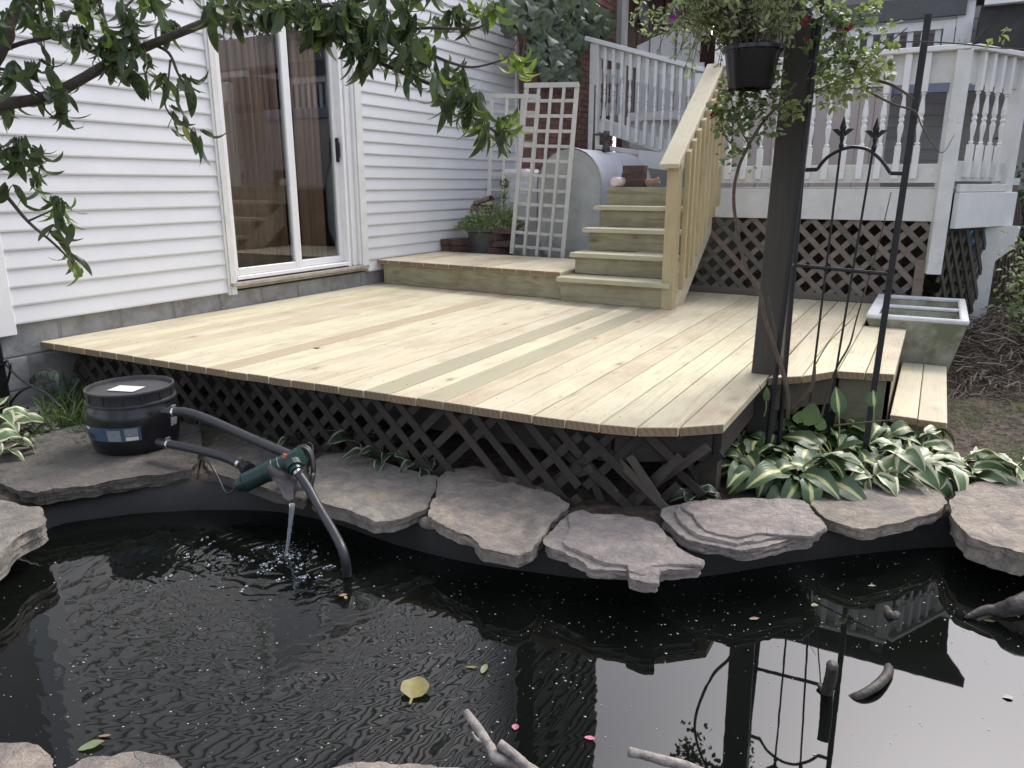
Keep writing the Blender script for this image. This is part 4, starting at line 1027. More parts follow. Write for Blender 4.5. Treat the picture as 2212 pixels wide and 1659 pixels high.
BL_ = [('bottom left brick of the stack between white wall and pot', 972, 547), ('bottom brick just left of the pot, end on', 1000, 548), ('middle left brick of the stack between wall and pot', 972, 532), ('middle right brick of the stack between wall and pot', 996, 531),
       ('top left brick of the stack between white wall and pot', 970, 515), ('top right brick of the stack between white wall and pot', 994, 515), ('single low brick leaning at the foot of the pot, left side', 1022, 545)]
base = 0.62
for i, (lb, px, py) in enumerate(BL_):
    p = ony(px, py, Y); row = 0 if i < 2 or i == 6 else (1 if i < 4 else 2)
    p.z = 0.735 + row * 0.067
    if i == 6: p.z = 0.735
    brick(p, R(90) + fr(-0.15, 0.15) if i in (1, 6) else (R(60) + fr(-.2, .2)), lb)
BR_ = ['bottom brick of the leaning pile right of the pot, lying flat', 'second brick up in the pile right of the pot', 'third brick up in the pile right of the pot', 'fourth brick up in the pile right of the pot', 'top brick of the pile right of the pot, under the leaves', 'small brick end at the right foot of the pot']
for i, lb in enumerate(BR_):
    p = ony((1080, 1076, 1084, 1078, 1086, 1058)[i], 545, 6.76); p.z = (0.735, 0.80, 0.868, 0.935, 1.0, 0.735)[i]
    brick(p, (R(5), R(75), R(40), R(80), R(30), R(88))[i], lb)
for i, (px, py, tl) in enumerate(((1045, 437, -0.25), (1040, 452, 0.1))):
    c = ony(px, py, 6.9); m = MB()
    M = Matrix.Rotation(tl, 3, 'Y')
    ring0 = []; ring1 = []
    for k in range(9):
        a = math.pi * k / 8; ring0.append(Vector((-0.1, 0.06 * math.cos(a), 0.045 * math.sin(a)))); ring1.append(Vector((0.1, 0.07 * math.cos(a), 0.052 * math.sin(a))))
    inn0 = [q * 0.82 + Vector((-0.018, 0, 0)) for q in reversed(ring0)]; inn1 = [q * 0.82 + Vector((0.018, 0, 0)) for q in reversed(ring1)]
    m.loft([[c + M @ q for q in ring0 + inn0], [c + M @ q for q in ring1 + inn1]])
    tag(m.build('clay_roof_tile', ['terracotta_dark', 'terracotta_dark'][i], loc=c), ['upper curved clay tile lying tilted in the potted plants', 'lower flat mossy clay tile lying in the potted plants'][i], 'tile')
# bits on the top step
grp = 'bricks stacked at the head of the stairs'
for i, (px, z_, rz, lb) in enumerate(((1372, 1.462, 0.1, 'bottom brick of the small stack on the top stair'), (1370, 1.524, -0.15, 'middle brick of the small stack on the top stair'), (1371, 1.586, 0.05, 'topmost brick of the small stack on the top stair'))):
    p = ony(px, 380, 6.62); p.z = z_ + (0.0); brick(p, rz, lb, grp=grp)
c = ony(1347, 395, 6.60); c.z = 1.475
m = MB(); m.lathe(c, [(0.030, 0), (0.042, 0.002), (0.044, 0.13), (0.03, 0.13)], 20, M=Matrix.Rotation(R(90), 3, 'X') @ Matrix.Rotation(R(-20), 3, 'Y')); 
tag(m.build('plastic_pipe_fitting', 'pvc', loc=c, smooth=True), 'short pinkish white pipe fitting left of the brick stack on the top stair', 'pipe fitting')
c = ony(1396, 398, 6.62); c.z = 1.466
m = MB(); m.lathe(c, [(0.034, 0), (0.036, 0.015), (0.024, 0.06), (0.021, 0.10), (0.028, 0.108), (0.028, 0.122), (0.019, 0.122), (0.016, 0.07)], 20, cap=False, M=Matrix.Rotation(R(78), 3, 'Y')); 
tag(m.build('clay_pipe', 'terracotta', loc=c, smooth=True), 'small tapered clay pipe lying right of the brick stack on the top stair', 'clay pipe')

# ------------------------------------------------------------------ concrete double trough
tr_ = thing('double_concrete_trough', 'old mossy concrete double laundry trough standing right of the deck', 'trough', (0, 5.9, GZ))
TX0, TX1, TY0, TY1, TZ = -0.343, 0.245, 5.40, 6.48, 0.632
w = 0.05
def basin(x0, x1, y0, y1):
    return [(x0, y0), (x1, y0), (x1, y1), (x0, y1)]
m = MB()
o_t = basin(TX0 + 0.006, TX1 - 0.006, TY0 + 0.006, TY1 - 0.006); o_b = basin(TX0 + 0.19, TX1 - 0.11, TY0 + 0.12, TY1 - 0.12)
ring_t = [Vector((x, y, TZ - 0.03)) for x, y in o_t]; ring_b = [Vector((x, y, 0.12)) for x, y in o_b]
m.loft([ring_b, ring_t], cap=False); m.add(ring_b, [(3, 2, 1, 0)])
ym = (TY0 + TY1) / 2
for y0, y1 in ((TY0 + w, ym - 0.022), (ym + 0.022, TY1 - w)):
    a = [Vector((x, y, TZ - 0.03)) for x, y in basin(TX0 + w + 0.02, TX1 - w, y0, y1)]; b = [Vector((x, y, TZ - 0.30)) for x, y in basin(TX0 + 0.22, TX1 - 0.14, y0 + 0.05, y1 - 0.05)]
    m.loft([a, b], cap=False); m.add(b, [(0, 1, 2, 3)])
m.build('basin', 'concrete', tr_)
m = MB(); z0, z1 = TZ - 0.03, TZ
m.mm((TX0, TY0, z0), (TX1, TY0 + w, z1)); m.mm((TX0, TY1 - w, z0), (TX1, TY1, z1)); m.mm((TX0, TY0 + w, z0), (TX0 + w + 0.02, TY1 - w, z1)); m.mm((TX1 - w, TY0 + w, z0), (TX1, TY1 - w, z1)); m.mm((TX0 + w + 0.02, ym - 0.022, z0), (TX1 - w, ym + 0.022, z1 - 0.004))
m.build('rim', 'concrete_rim', tr_, bevel=0.008)
# ------------------------------------------------------------------ flagstones round the pond
def stone(pts, label, zt=SZ, th=0.06, mat='stone', tilt=(0, 0), layers=4, seed=1, rough=0.010, wid=0.05, inset=0.03, upper=None, parent=None):
    rnd = random.Random(seed)
    P = [onz(x, y, zt) if len(q) == 2 else Vector((x, y, zt)) for q in pts for x, y in [q[:2]]]
    c = sum(P, Vector()) / len(P)
    if upper:        # thin upper layer: the front is broken back
        P = [p + Vector((0, 0, 0)) if (p.y - c.y) > -0.02 else c + (p - c) * upper for p in P]
        P = [c + (p - c) * 0.985 for p in P]
    # chipped, angular outline
    for lev in range(2):
        Q = []
        for i in range(len(P)):
            a, b = P[i], P[(i + 1) % len(P)]; d = b - a; Q.append(a)
            if d.length > 0.03: n_ = Vector((-d.y, d.x, 0)); Q.append(a.lerp(b, rnd.uniform(0.35, 0.65)) + n_ * rnd.uniform(-0.075, 0.075))
        P = Q
    # resample
    out = []; per = [(P[(i + 1) % len(P)] - P[i]).length for i in range(len(P))]
    for i in range(len(P)):
        n_ = max(2, int(per[i] / 0.018))
        for k in range(n_): out.append(P[i].lerp(P[(i + 1) % len(P)], k / n_))
    N = len(out)
    sm = [(out[i - 1] + out[i] * 4 + out[(i + 1) % N]) / 6 for i in range(N)]
    edge = []
    for i, p in enumerate(sm):
        d = (p - c).normalized()
        j = rough * (nz(p.x * 11 + seed * 7, p.y * 11, 1.3) * 0.8 + 0.45 * nz(p.x * 60 + seed * 3, p.y * 60, 4.1) + 0.25 * nz(p.x * 150, p.y * 150, seed))
        edge.append(p + d * j)
    def tl(q): return (q.x - c.x) * tilt[0] + (q.y - c.y) * tilt[1]
    rings = []
    # top from centre outwards
    for k in (0.04, 0.2, 0.4, 0.58, 0.74, 0.86, 0.94, 0.985):
        rings.append([Vector((c.x + (p.x - c.x) * k, c.y + (p.y - c.y) * k, zt + tl(p) * k + 0.007 * nz((c.x + (p.x - c.x) * k) * 5 + seed, (c.y + (p.y - c.y) * k) * 5) + 0.0035 * nz(p.x * k * 25, p.y * k * 25 + seed))) for p in edge])
    zc = 0.0
    for L in range(layers):
        frac = (L + 0.0) / layers; frac2 = (L + 0.92) / layers
        sh = rnd.uniform(-0.4, 1.0)
        ins = [inset * (0.25 * L / layers + 0.5 * abs(nz(p.x * 7 + L * 11 + seed, p.y * 7, L * 3.3)) + 0.35 * max(0, nz(p.x * 22 + L * 5, p.y * 22, L * 1.7 + seed)) + 0.1 * sh) - (0.012 if L else 0.0) * max(0, nz(p.x * 4 + L * 2, p.y * 4, seed)) for p in edge]
        for f_, extra in ((frac, 0.004 if L else 0.0), (frac2, 0.0)):
            rings.append([Vector((p.x - (p.x - c.x) / max((p - c).length, 1e-4) * (ins[i] + extra), p.y - (p.y - c.y) / max((p - c).length, 1e-4) * (ins[i] + extra),
                          zt + tl(p) - (0.004 if f_ == 0 else 0) - th * f_ + 0.003 * nz(p.x * 9, p.y * 9, L + f_))) for i, p in enumerate(edge)])
    rings.append([Vector((c.x + (p.x - c.x) * 0.85, c.y + (p.y - c.y) * 0.85, zt + tl(p) - th)) for p in edge])
    m = MB(); m.loft(rings)
    # winding: make sure faces point outwards
    A = sum(edge[i].x * edge[(i + 1) % N].y - edge[(i + 1) % N].x * edge[i].y for i in range(N))
    if A > 0: m.f = [f[::-1] for f in m.f]
    if parent: o = m.build('upper_layer', mat, parent, smooth=True)
    else: o = m.build('flagstone', mat, loc=(c.x, c.y, zt), smooth=True)
    for p_ in o.data.polygons: pass
    try: o.data.set_sharp_from_angle(angle=R(38))
    except Exception: pass
    if parent: return o
    return tag(o, label, 'flagstone', 'flagstones around the pond')
stone([(-90, 1000), (0, 974), (67, 950), (112, 935), (183, 912), (260, 900), (330, 905), (395, 915), (433, 919), (440, 966), (431, 994), (418, 1013), (368, 1020), (320, 1026), (268, 1036), (201, 1048), (112, 1058), (74, 1066), (33, 1060), (0, 1045), (-80, 1040)],
      'largest damp flagstone, carrying the black barrel filter', th=0.065, mat='stone_wet', seed=2, inset=0.05, tilt=(0.0, 0.0))
stone([(-90, 1085), (0, 1079), (45, 1092), (85, 1093), (92, 1100), (101, 1121), (94, 1136), (56, 1150), (13, 1185), (0, 1204), (-60, 1235), (-130, 1200)], 'thick rough flagstone at the left edge below the barrel stone', th=0.085, mat='stone', seed=3)
stone([(448, 968), (458, 948), (470, 937), (525, 934), (587, 950), (632, 965), (668, 985), (676, 1040), (655, 1078), (577, 1058), (508, 1037), (448, 1014), (440, 990)], 'damp brown flagstone under the green clarifier tube', th=0.05, mat='stone_wet', seed=4, zt=SZ - 0.012)
stone([(690, 985), (702, 980), (760, 978), (827, 996), (905, 1018), (952, 1032), (945, 1050), (934, 1079), (920, 1098), (885, 1112), (849, 1124), (809, 1127), (771, 1110), (711, 1092), (672, 1072), (668, 1030), (675, 1000)], 'broad smooth grey flagstone right of the black curved hose', th=0.055, mat='stone', seed=5, layers=2, inset=0.02, rough=0.007)
stone([(963, 1016), (985, 1010), (1021, 1005), (1050, 1010), (1087, 1023), (1140, 1040), (1185, 1056), (1215, 1078), (1236, 1092), (1227, 1101), (1185, 1143), (1174, 1157), (1143, 1193), (1116, 1202), (1087, 1196), (1039, 1186), (1016, 1161), (980, 1145), (952, 1134), (923, 1110), (925, 1092), (938, 1072)],
      'pale flagstone with an orange lichen spot, pointing down into the pond', th=0.055, mat='stone_warm', seed=6, rough=0.014, inset=0.05, zt=SZ + 0.01)
S5P = [(1221, 1108), (1254, 1099), (1277, 1108), (1344, 1110), (1380, 1118), (1422, 1128), (1435, 1146), (1466, 1184), (1522, 1210), (1522, 1222), (1486, 1230), (1428, 1235), (1424, 1262), (1400, 1262), (1362, 1252), (1358, 1234), (1277, 1228), (1239, 1206), (1176, 1177), (1170, 1166), (1185, 1146)]
s5 = stone(S5P,
      'layered pinkish flagstone with a broken hooked tip over the water', th=0.045, mat='stone_pink', seed=7, layers=4, rough=0.012, inset=0.05)
stone(S5P, '', zt=SZ + 0.011, th=0.012, mat='stone_pink', seed=21, layers=1, rough=0.012, inset=0.01, upper=0.74, parent=s5)
S6P = [(1428, 1101), (1466, 1090), (1530, 1080), (1620, 1075), (1700, 1076), (1739, 1083), (1765, 1112), (1791, 1142), (1756, 1160), (1690, 1172), (1590, 1190), (1541, 1177), (1479, 1166), (1444, 1135), (1426, 1112)]
s6 = stone(S6P,
      'flagstone with stepped layers along its front edge, below the hostas', th=0.05, mat='stone_pink', seed=8, layers=6, rough=0.011, inset=0.06, zt=SZ + 0.022)
stone(S6P, '', zt=SZ + 0.033, th=0.012, mat='stone_pink', seed=22, layers=1, rough=0.014, inset=0.01, upper=0.82, parent=s6)
stone(S6P, '', zt=SZ + 0.042, th=0.010, mat='stone_pink', seed=23, layers=1, rough=0.016, inset=0.01, upper=0.60, parent=s6)
stone([(1750, 1088), (1760, 1060), (1777, 1038), (1850, 1032), (1930, 1034), (2010, 1046), (2052, 1088), (2020, 1108), (1960, 1128), (1892, 1142), (1854, 1142), (1791, 1122)], 'flagstone right of the stepped one, half under the hosta leaves', th=0.05, mat='stone_warm', seed=9)
stone([(2052, 1088), (2060, 1062), (2090, 1045), (2150, 1036), (2240, 1040), (2330, 1060), (2360, 1130), (2320, 1190), (2212, 1196), (2150, 1180), (2090, 1158), (2060, 1125)], 'thick flagstone at the right edge, browned and pitted', th=0.09, mat='stone_warm', seed=10, layers=3, rough=0.014, inset=0.05, zt=SZ + 0.01)
stone([(-90, 1590), (0, 1601), (60, 1608), (98, 1618), (118, 1640), (110, 1680), (60, 1740), (-90, 1740)], 'corner flagstone at the lower left, warm tan', th=0.07, mat='stone_warm', seed=11)
stone([(135, 1662), (170, 1634), (300, 1619), (355, 1632), (392, 1655), (380, 1740), (140, 1740)], 'second flagstone along the near edge, beside the lower left corner one', th=0.07, mat='stone_warm', seed=12)
stone([(700, 1668), (740, 1650), (820, 1646), (900, 1648), (1015, 1660), (1010, 1740), (720, 1740)], 'near flagstone just showing at the bottom middle', th=0.07, mat='stone_warm', seed=13)
stone([(1290, 1700), (1400, 1720), (1500, 1735), (1480, 1800), (1300, 1790)], 'near flagstone below the frame on the right of the middle', th=0.07, mat='stone_warm', seed=14)
for (px, py, r_, lb) in ((928, 1130, 0.035, 'small wedge stone under the gap between two flagstones'), (1738, 1096, 0.03, 'small dark wedge stone between the stepped flagstone and the next'),
                         (1600, 1066, 0.025, 'small round pebble in the dark soil beneath the deck corner')):
    c = onz(px, py, SZ - 0.05); m = MB(); n_ = 10; rings = []
    for i in range(1, 7):
        a = math.pi * i / 7; rings.append([c + Vector((r_ * 1.4 * math.sin(a) * math.cos(2 * math.pi * k / n_) * (1 + 0.2 * nz(k, i, px)), r_ * math.sin(a) * math.sin(2 * math.pi * k / n_) * (1 + .2 * nz(i, k, px)), r_ * 0.7 * math.cos(a))) for k in range(n_)])
    m.loft([r[::-1] for r in rings]); tag(m.build('small_stone', 'stone', loc=c), lb, 'stone')

# ------------------------------------------------------------------ barrel filter
bc = Vector((-3.36, 2.19, SZ + 0.004)); BR0 = 0.213
barrel = thing('barrel_filter', 'black plastic barrel filter with screw lid standing on the largest flagstone', 'pond filter', bc)
HB = 0.290
m = MB(); m.lathe(bc, [(BR0 * 0.86, 0), (BR0 * 0.90, 0.01), (BR0 * 0.955, 0.068), (BR0 * 0.995, 0.138), (BR0 * 1.0, 0.17), (BR0 * 0.965, 0.21), (BR0 * 0.90, 0.232), (BR0 * 0.89, HB - 0.04)], 48); m.build('barrel_body', 'black_plastic', barrel, smooth=True)
m = MB(); m.lathe(bc, [(BR0 * 0.91, HB - 0.062), (BR0 * 0.955, HB - 0.060), (BR0 * 0.965, HB - 0.052), (BR0 * 0.955, HB - 0.046), (BR0 * 0.925, HB - 0.044), (BR0 * 0.925, HB - 0.002), (BR0 * 0.94, HB + 0.002), (BR0 * 0.935, HB + 0.010), (BR0 * 0.90, HB + 0.011), (BR0 * 0.885, HB + 0.004), (BR0 * 0.875, HB - 0.008), (0.0001, HB - 0.006)], 48, cap=False)
lidr = m.build('lid', 'lid', barrel, smooth=True); lidr.data.set_sharp_from_angle(angle=R(40))
m = MB()
for k in range(14):
    a = 2 * math.pi * k / 14 + 0.1; q = bc + Vector((math.cos(a) * BR0 * 0.932, math.sin(a) * BR0 * 0.932, HB - 0.022)); m.box(q, (0.006, 0.006, 0.036), Matrix.Rotation(a, 3, 'Z'))
m.build('lid_ribs', 'lid', barrel)
toC = (Vector((0, 0, 0)) - bc); aC = math.atan2(toC.y, toC.x)
q = bc + Vector((-0.0, -0.02, HB - 0.0035)); m = MB(); m.box(q, (0.14, 0.095, 0.001), Matrix.Rotation(aC + 0.9, 3, 'Z')); pl = m.build('paper_sheet', 'paper', barrel)
# wrapped label on the side facing the pond
def wrap(a0, a1, z0, z1, name, mat, off=0.0012, parent=barrel):
    def rad(z): return BR0 * pw([(0.01, .90), (0.068, .955), (0.138, .995), (0.17, 1.0), (0.21, 0.965)], z) + off
    m = MB(); n_ = 14; rg = []
    for z in (z0, (z0 + z1) / 2, z1): rg.append([bc + Vector((rad(z) * math.cos(lerp(a0, a1, k / n_)), rad(z) * math.sin(lerp(a0, a1, k / n_)), z)) for k in range(n_ + 1)])
    vs = [v for r in rg for v in r]; fs = []
    for i in range(2):
        for k in range(n_): fs.append((i * (n_ + 1) + k, i * (n_ + 1) + k + 1, (i + 1) * (n_ + 1) + k + 1, (i + 1) * (n_ + 1) + k))
    m.add(vs, fs); return m.build(name, mat, parent, smooth=True)
a0 = aC - R(88); a1 = aC + R(6)
lab = wrap(a0, a1, 0.075, 0.145, 'label', 'label_blue')
def lr(u0, u1, v0, v1, mat, nm): return wrap(lerp(a0, a1, u0), lerp(a0, a1, u1), lerp(0.075, 0.145, v0), lerp(0.075, 0.145, v1), nm, mat, 0.0022, lab)
lr(0.56, 0.74, 0.05, 0.84, 'label_grey', 'label_panel'); lr(0.79, 0.96, 0.38, 0.92, 'label_grey', 'label_panel'); lr(0.80, 0.96, 0.06, 0.32, 'paper', 'label_panel'); lr(0.16, 0.26, 0.78, 0.95, 'paper', 'label_panel'); lr(0.14, 0.34, 0.1, 0.5, 'label_dark', 'label_panel')
wrap(aC + R(48), aC + R(62), 0.105, 0.16, 'side_sticker', 'label_grey')
# hoses, defined by points seen in the photograph at their true distance
bdist = 3.55
def H(px, py, t): return atd(px, py, t)
def fwd(p): return (p - CAM).dot(_f2)
tb = fwd(bc + Vector((0.15, -0.12, 0.18)))
hp = [H(372, 889, tb - 0.02), H(400, 890, tb - 0.04), H(440, 902, tb - 0.08), H(500, 928, tb - 0.16), H(560, 955, tb - 0.25), H(610, 976, tb - 0.33), H(640, 990, tb - 0.38)]
m = MB(); m.tube(smoothpath(hp, 8), 0.021, 12); tag(m.build('upper_filter_hose', 'hose', loc=hp[0], smooth=True), 'thick black hose from the upper barrel outlet down to the green tube', 'hose')
hp2 = [H(360, 958, tb - 0.02), H(395, 965, tb - 0.05), H(440, 975, tb - 0.10), H(485, 988, tb - 0.17), H(520, 1004, tb - 0.24)]
m = MB(); m.tube(smoothpath(hp2, 8), 0.020, 12); tag(m.build('lower_filter_hose', 'hose', loc=hp2[0], smooth=True), 'shorter black hose from the lower barrel outlet to the green tube', 'hose')
for q, d, nm in ((hp[0], hp[1] - hp[0], 'outlet'), (hp2[0], hp2[1] - hp2[0], 'inlet')):
    d = d.normalized(); m = MB(); m.tube([q - d * 0.05, q - d * 0.012], 0.019, 12); m.tube([q - d * 0.012, q + d * 0.004], 0.026, 8); m.build(nm, 'black_plastic', barrel)
    m = MB(); m.tube([q + d * 0.006, q + d * 0.018], 0.0228, 14); m.box(q + d * 0.012 + Vector((0, 0, 0.026)), (0.012, 0.02, 0.012)); m.build('hose_clamp', 'steel', barrel)
# green UV clarifier tube
cA, cB = H(512, 1050, tb - 0.34), H(652, 985, tb - 0.36)
uv = thing('green_clarifier', 'dark green plastic clarifier tube lying between the hoses over the pond edge', 'pond clarifier', (cA + cB) / 2)
ax = (cB - cA).normalized(); Mq = ax.to_track_quat('Z', 'Y').to_matrix(); LT_ = (cB - cA).length
m = MB(); m.lathe(cA, [(0.020, 0), (0.026, 0.004), (0.030, 0.03), (0.041, 0.034), (0.042, LT_ * 0.45), (0.045, LT_ * 0.46), (0.045, LT_ * 0.60), (0.042, LT_ * 0.61), (0.042, LT_ - 0.02), (0.044, LT_ - 0.012), (0.040, LT_), (0.02, LT_ + 0.003)], 28, M=Mq); b_ = m.build('tube_body', 'green_plastic', uv, smooth=True); b_.data.set_sharp_from_angle(angle=R(35))
for t, mat in ((0.14, 'label_grey'), (0.70, 'steel')):
    m = MB(); m.lathe(cA + ax * (LT_ * t), [(0.0435, 0), (0.0435, 0.0018)], 28, M=Mq); m.build('band', mat if t > .5 else 'black_plastic', uv)
q = cA + ax * 0.13; sdir = (hp2[-1] - q).normalized()
q0 = H(540, 1016, tb - 0.33)
m = MB(); m.tube([q0, q0 + (hp2[-1] - q0) * 0.45], 0.030, 12); m.tube([q0 + (hp2[-1] - q0) * 0.45, hp2[-1]], 0.021, 12); m.build('inlet_union', 'black_plastic', uv)
d = (hp2[-1] - hp2[-2]).normalized(); m = MB(); m.tube([hp2[-1] - d * 0.014, hp2[-1] + d * 0.004], 0.023, 14); m.box(hp2[-1] + Vector((0, 0, 0.026)), (0.014, 0.02, 0.012)); m.build('hose_clamp', 'steel', uv)
u1 = H(632, 1000, tb - 0.42); u2 = H(641, 1018, tb - 0.45)
m = MB(); m.tube([u1, u1.lerp(u2, 0.6)], 0.034, 14); m.tube([u1.lerp(u2, 0.6), u2], 0.025, 12); m.build('outlet_union', 'green_plastic', uv)
c = H(613, 989, tb - 0.43); m = MB(); m.tube([c, H(616, 981, tb - .43)], 0.009, 8); m.build('orange_cap', 'orange', uv)
hp3 = [u2, H(665, 1052, tb - 0.50), H(690, 1098, tb - 0.58), H(722, 1152, tb - 0.68), H(742, 1195, tb - 0.75), onz(750, 1243, WZ), onz(747, 1290, -0.15)]
m = MB(); m.tube(smoothpath(hp3, 8), 0.0175, 14); tag(m.build('return_hose', 'hose', loc=hp3[0], smooth=True), 'black curved hose dipping from the green tube into the pond', 'hose')
d = (hp3[1] - hp3[0]).normalized(); m = MB(); m.tube([u2 + d * 0.006, u2 + d * 0.02], 0.0200, 14); m.box(u2 + d * 0.013 + Vector((0.016, 0, 0.012)), (0.016, 0.012, 0.012)); m.build('hose_clamp', 'steel', uv)
cab = [cA, H(490, 1066, tb - .36), H(470, 1030, tb - .30), H(452, 1000, tb - .26), H(436, 992, tb - .22), H(430, 1012, tb - .2), H(425, 1035, tb - .22)]
m = MB(); m.tube(smoothpath(cab, 8), 0.005, 6); m.build('power_cable', 'black_plastic', uv, smooth=True)
# coil and stone spout behind the tube
c0 = H(648, 1022, tb - 0.30)
m = MB(); pts = [c0 + _r * (0.055 * math.cos(a)) + _u2 * (0.10 * math.sin(a)) + _f * 0.03 * math.sin(a) for a in [2 * math.pi * k / 28 for k in range(29)]]
m.tube(pts, 0.009, 8); m.tube([p + _f * 0.02 for p in pts], 0.009, 8); tag(m.build('coiled_pipe', 'hose', loc=c0, smooth=True), 'dark coiled pipe end standing behind the green tube', 'pipe coil')
s0 = H(618, 1032, tb - 0.42); s1 = H(626, 1080, tb - 0.52)
m = MB(); rings = []
for i in range(8):
    t = i / 7; c = s0.lerp(s1, t); rr = lerp(0.058, 0.018, t ** 0.8)
    rings.append([c + _r * rr * math.cos(a) * (1 + 0.12 * nz(a, t * 3)) + _f * rr * 0.8 * math.sin(a) + Vector((0, 0, 0.02 * nz(a * 2, t))) for a in [2 * math.pi * k / 14 for k in range(14)]])
m.loft(rings); m.box(s0 + _f * 0.03 - _r * 0.03, (0.12, 0.05, 0.04), Matrix.Rotation(0.4, 3, 'Y'))
tag(m.build('pump_spout', 'rust_pipe', loc=s0, smooth=True), 'grey funnel spout pouring water into the pond under the green tube', 'spout')
w0 = H(631, 1088, tb - 0.55); w1 = Vector((WF.x, WF.y, WZ))
rings = []
for i in range(16):
    t = i / 15; c = w0.lerp(w1, t) + _r * (0.012 * (t - t * t)); rr = lerp(0.012, 0.0055, t)
    rings.append([c + _r * rr * math.cos(a) * (1 + 0.35 * nz(a * 1.3, t * 14)) + _f * rr * 0.7 * math.sin(a) * (1 + 0.3 * nz(a, t * 9, 3)) for a in [2 * math.pi * k / 10 for k in range(10)]])
m = MB(); m.loft(rings); tag(m.build('falling_water', 'stream', loc=w1, smooth=True), 'thin clear stream of water falling from the spout', 'water stream')
# bubbles: half domes round the splash
m = MB()
def dome(m, c, r):
    rg = []
    for z in (0, 0.5, 0.85): rg.append([c + Vector((r * math.sqrt(1 - z * z) * math.cos(2 * math.pi * k / 8), r * math.sqrt(1 - z * z) * math.sin(2 * math.pi * k / 8), r * z)) for k in range(8)])
    m.loft(rg)
bub = [(1265, 235), (1320, 258), (1165, 340), (1385, 348), (1510, 340), (1520, 350), (1580, 295), (1635, 278), (1695, 288), (1740, 320), (1860, 330), (1865, 350), (1940, 320), (1942, 350), (1920, 385), (1820, 350), (1850, 400), (1850, 435), (2035, 408), (2045, 415), (1885, 470), (1895, 480), (1900, 465), (1750, 485), (1580, 370), (1300, 390), (1990, 460), (1045, 470), (925, 545), (1385, 525), (1525, 548), (1190, 480), (1640, 390), (1660, 400), (1700, 370), (1720, 390), (1680, 420), (1620, 440), (1740, 350), (1770, 340)]
mg = m_glass(); 
for x, y in bub:
    c = onz(x * .3472, 1083 + y * .3472, WZ + 0.0005)
    for _ in range(4): dome(m, c + Vector((fr(-.012, .012), fr(-.02, .02), 0)), fr(0.002, 0.0065))
for i in range(160):
    a = fr(0, 6.28); r = abs(random.gauss(0, 0.09)); dome(m, Vector((WF.x + r * math.cos(a), WF.y + r * 0.9 * math.sin(a), WZ)), fr(0.001, 0.0035))
tag(m.build('bubbles', 'stream', loc=w1, smooth=True, kind='stuff'), 'small clear bubbles floating round the splash in the pond')
# floating specks of debris
m = MB(); rs = random.Random(5); k = 0
while k < 1100:
    x, y = rs.uniform(-20, 2230), rs.uniform(1190, 1659) ** 1.0
    p = onz(x, y, WZ + 0.0009)
    den = 0.35 + 0.65 * max(0, min(1, 1.2 - abs(y - 1300) / 220)) if x > 800 else 0.45
    if rs.random() > den: continue
    if x > 1280 and y > 1400 and rs.random() > 0.25: continue
    r = rs.choice((0.0009, 0.0012, 0.0018, 0.0018, 0.003)); a = rs.uniform(0, 3.1); e = rs.uniform(0.4, 1.6)
    n_ = 5; m.add([p + Vector((r * e * math.cos(a + 6.283 * j / n_), r * math.sin(a + 6.283 * j / n_), rs.uniform(0, 0.0008))) for j in range(n_)], [tuple(range(n_))]); k += 1
tag(m.build('floating_specks', 'speck', loc=(0, 0, WZ), kind='stuff'), 'pale specks of debris scattered over the dark pond water')
# leaves on the water and the deck
def flat_leaf(px, py, z, L, W, mat, rot, label, bend=-0.12, stem=0.0, plane=None, cat='leaf', name='fallen_leaf', shape=1.0):
    me = leaf_mesh(name, L, W, mat, 8, bend, 0.25, shape, stem=stem, wave=0.03)
    p = onz(px, py, z)
    o = bpy.data.objects.new(name, me); COL.objects.link(o); o.location = p; o.rotation_euler = (0, 0, rot); WL[o.name] = p
    return tag(o, label, cat, 'loose leaves and petals')
flat_leaf(884, 1522, WZ + 0.004, 0.075, 0.085, 'yellow_leaf', R(20), 'pale yellow green lobed leaf with stalk floating in the pond middle', stem=0.03, shape=0.8)
flat_leaf(168, 1620, WZ + 0.003, 0.062, 0.032, 'grass_pale', R(-35), 'pale mint leaf floating near the lower left flagstones')
flat_leaf(212, 1590, WZ + 0.003, 0.035, 0.010, 'terracotta', R(-60), 'narrow orange leaf floating beside the mint leaf')
flat_leaf(1005, 1440, WZ + 0.003, 0.04, 0.009, 'yellow_leaf', R(-70), 'thin yellow leaf blade floating left of the sky reflection')
flat_leaf(1040, 1455, WZ + 0.003, 0.045, 0.02, 'grass_pale', R(10), 'pale frayed leaf bit beside the thin yellow blade')
flat_leaf(108 * 1 + 640, 1300 - 6, WZ + 0.003, 0.02, 0.012, 'yellow_leaf', R(50), 'small yellow leaf scrap near the hose end')
flat_leaf(732, 1287, WZ + 0.003, 0.03, 0.016, 'terracotta', R(-50), 'small tan leaf scrap floating by the hose end')
flat_leaf(1112, 1577, WZ + 0.003, 0.022, 0.02, 'pink', R(20), 'pink petal floating above the forked stick')
flat_leaf(1262, 1592, WZ + 0.003, 0.03, 0.015, 'pink', R(-80), 'pink and white petal at the edge of the sky reflection')
flat_leaf(1618, 1337, WZ + 0.003, 0.035, 0.016, 'terracotta', R(-60), 'brown curled leaf floating on the post reflection')
flat_leaf(1752, 1308, WZ + 0.003, 0.026, 0.02, 'grass_pale', R(-60), 'pale round leaf scrap floating right of the post reflection')
flat_leaf(1875, 1265, WZ + 0.003, 0.028, 0.012, 'grass_pale', R(-70), 'small green leaf floating near the far right bank')
flat_leaf(2165, 1470 + 35, WZ + 0.003, 0.03, 0.018, 'speck', R(-70), 'white oval petal floating far right in the sky reflection')
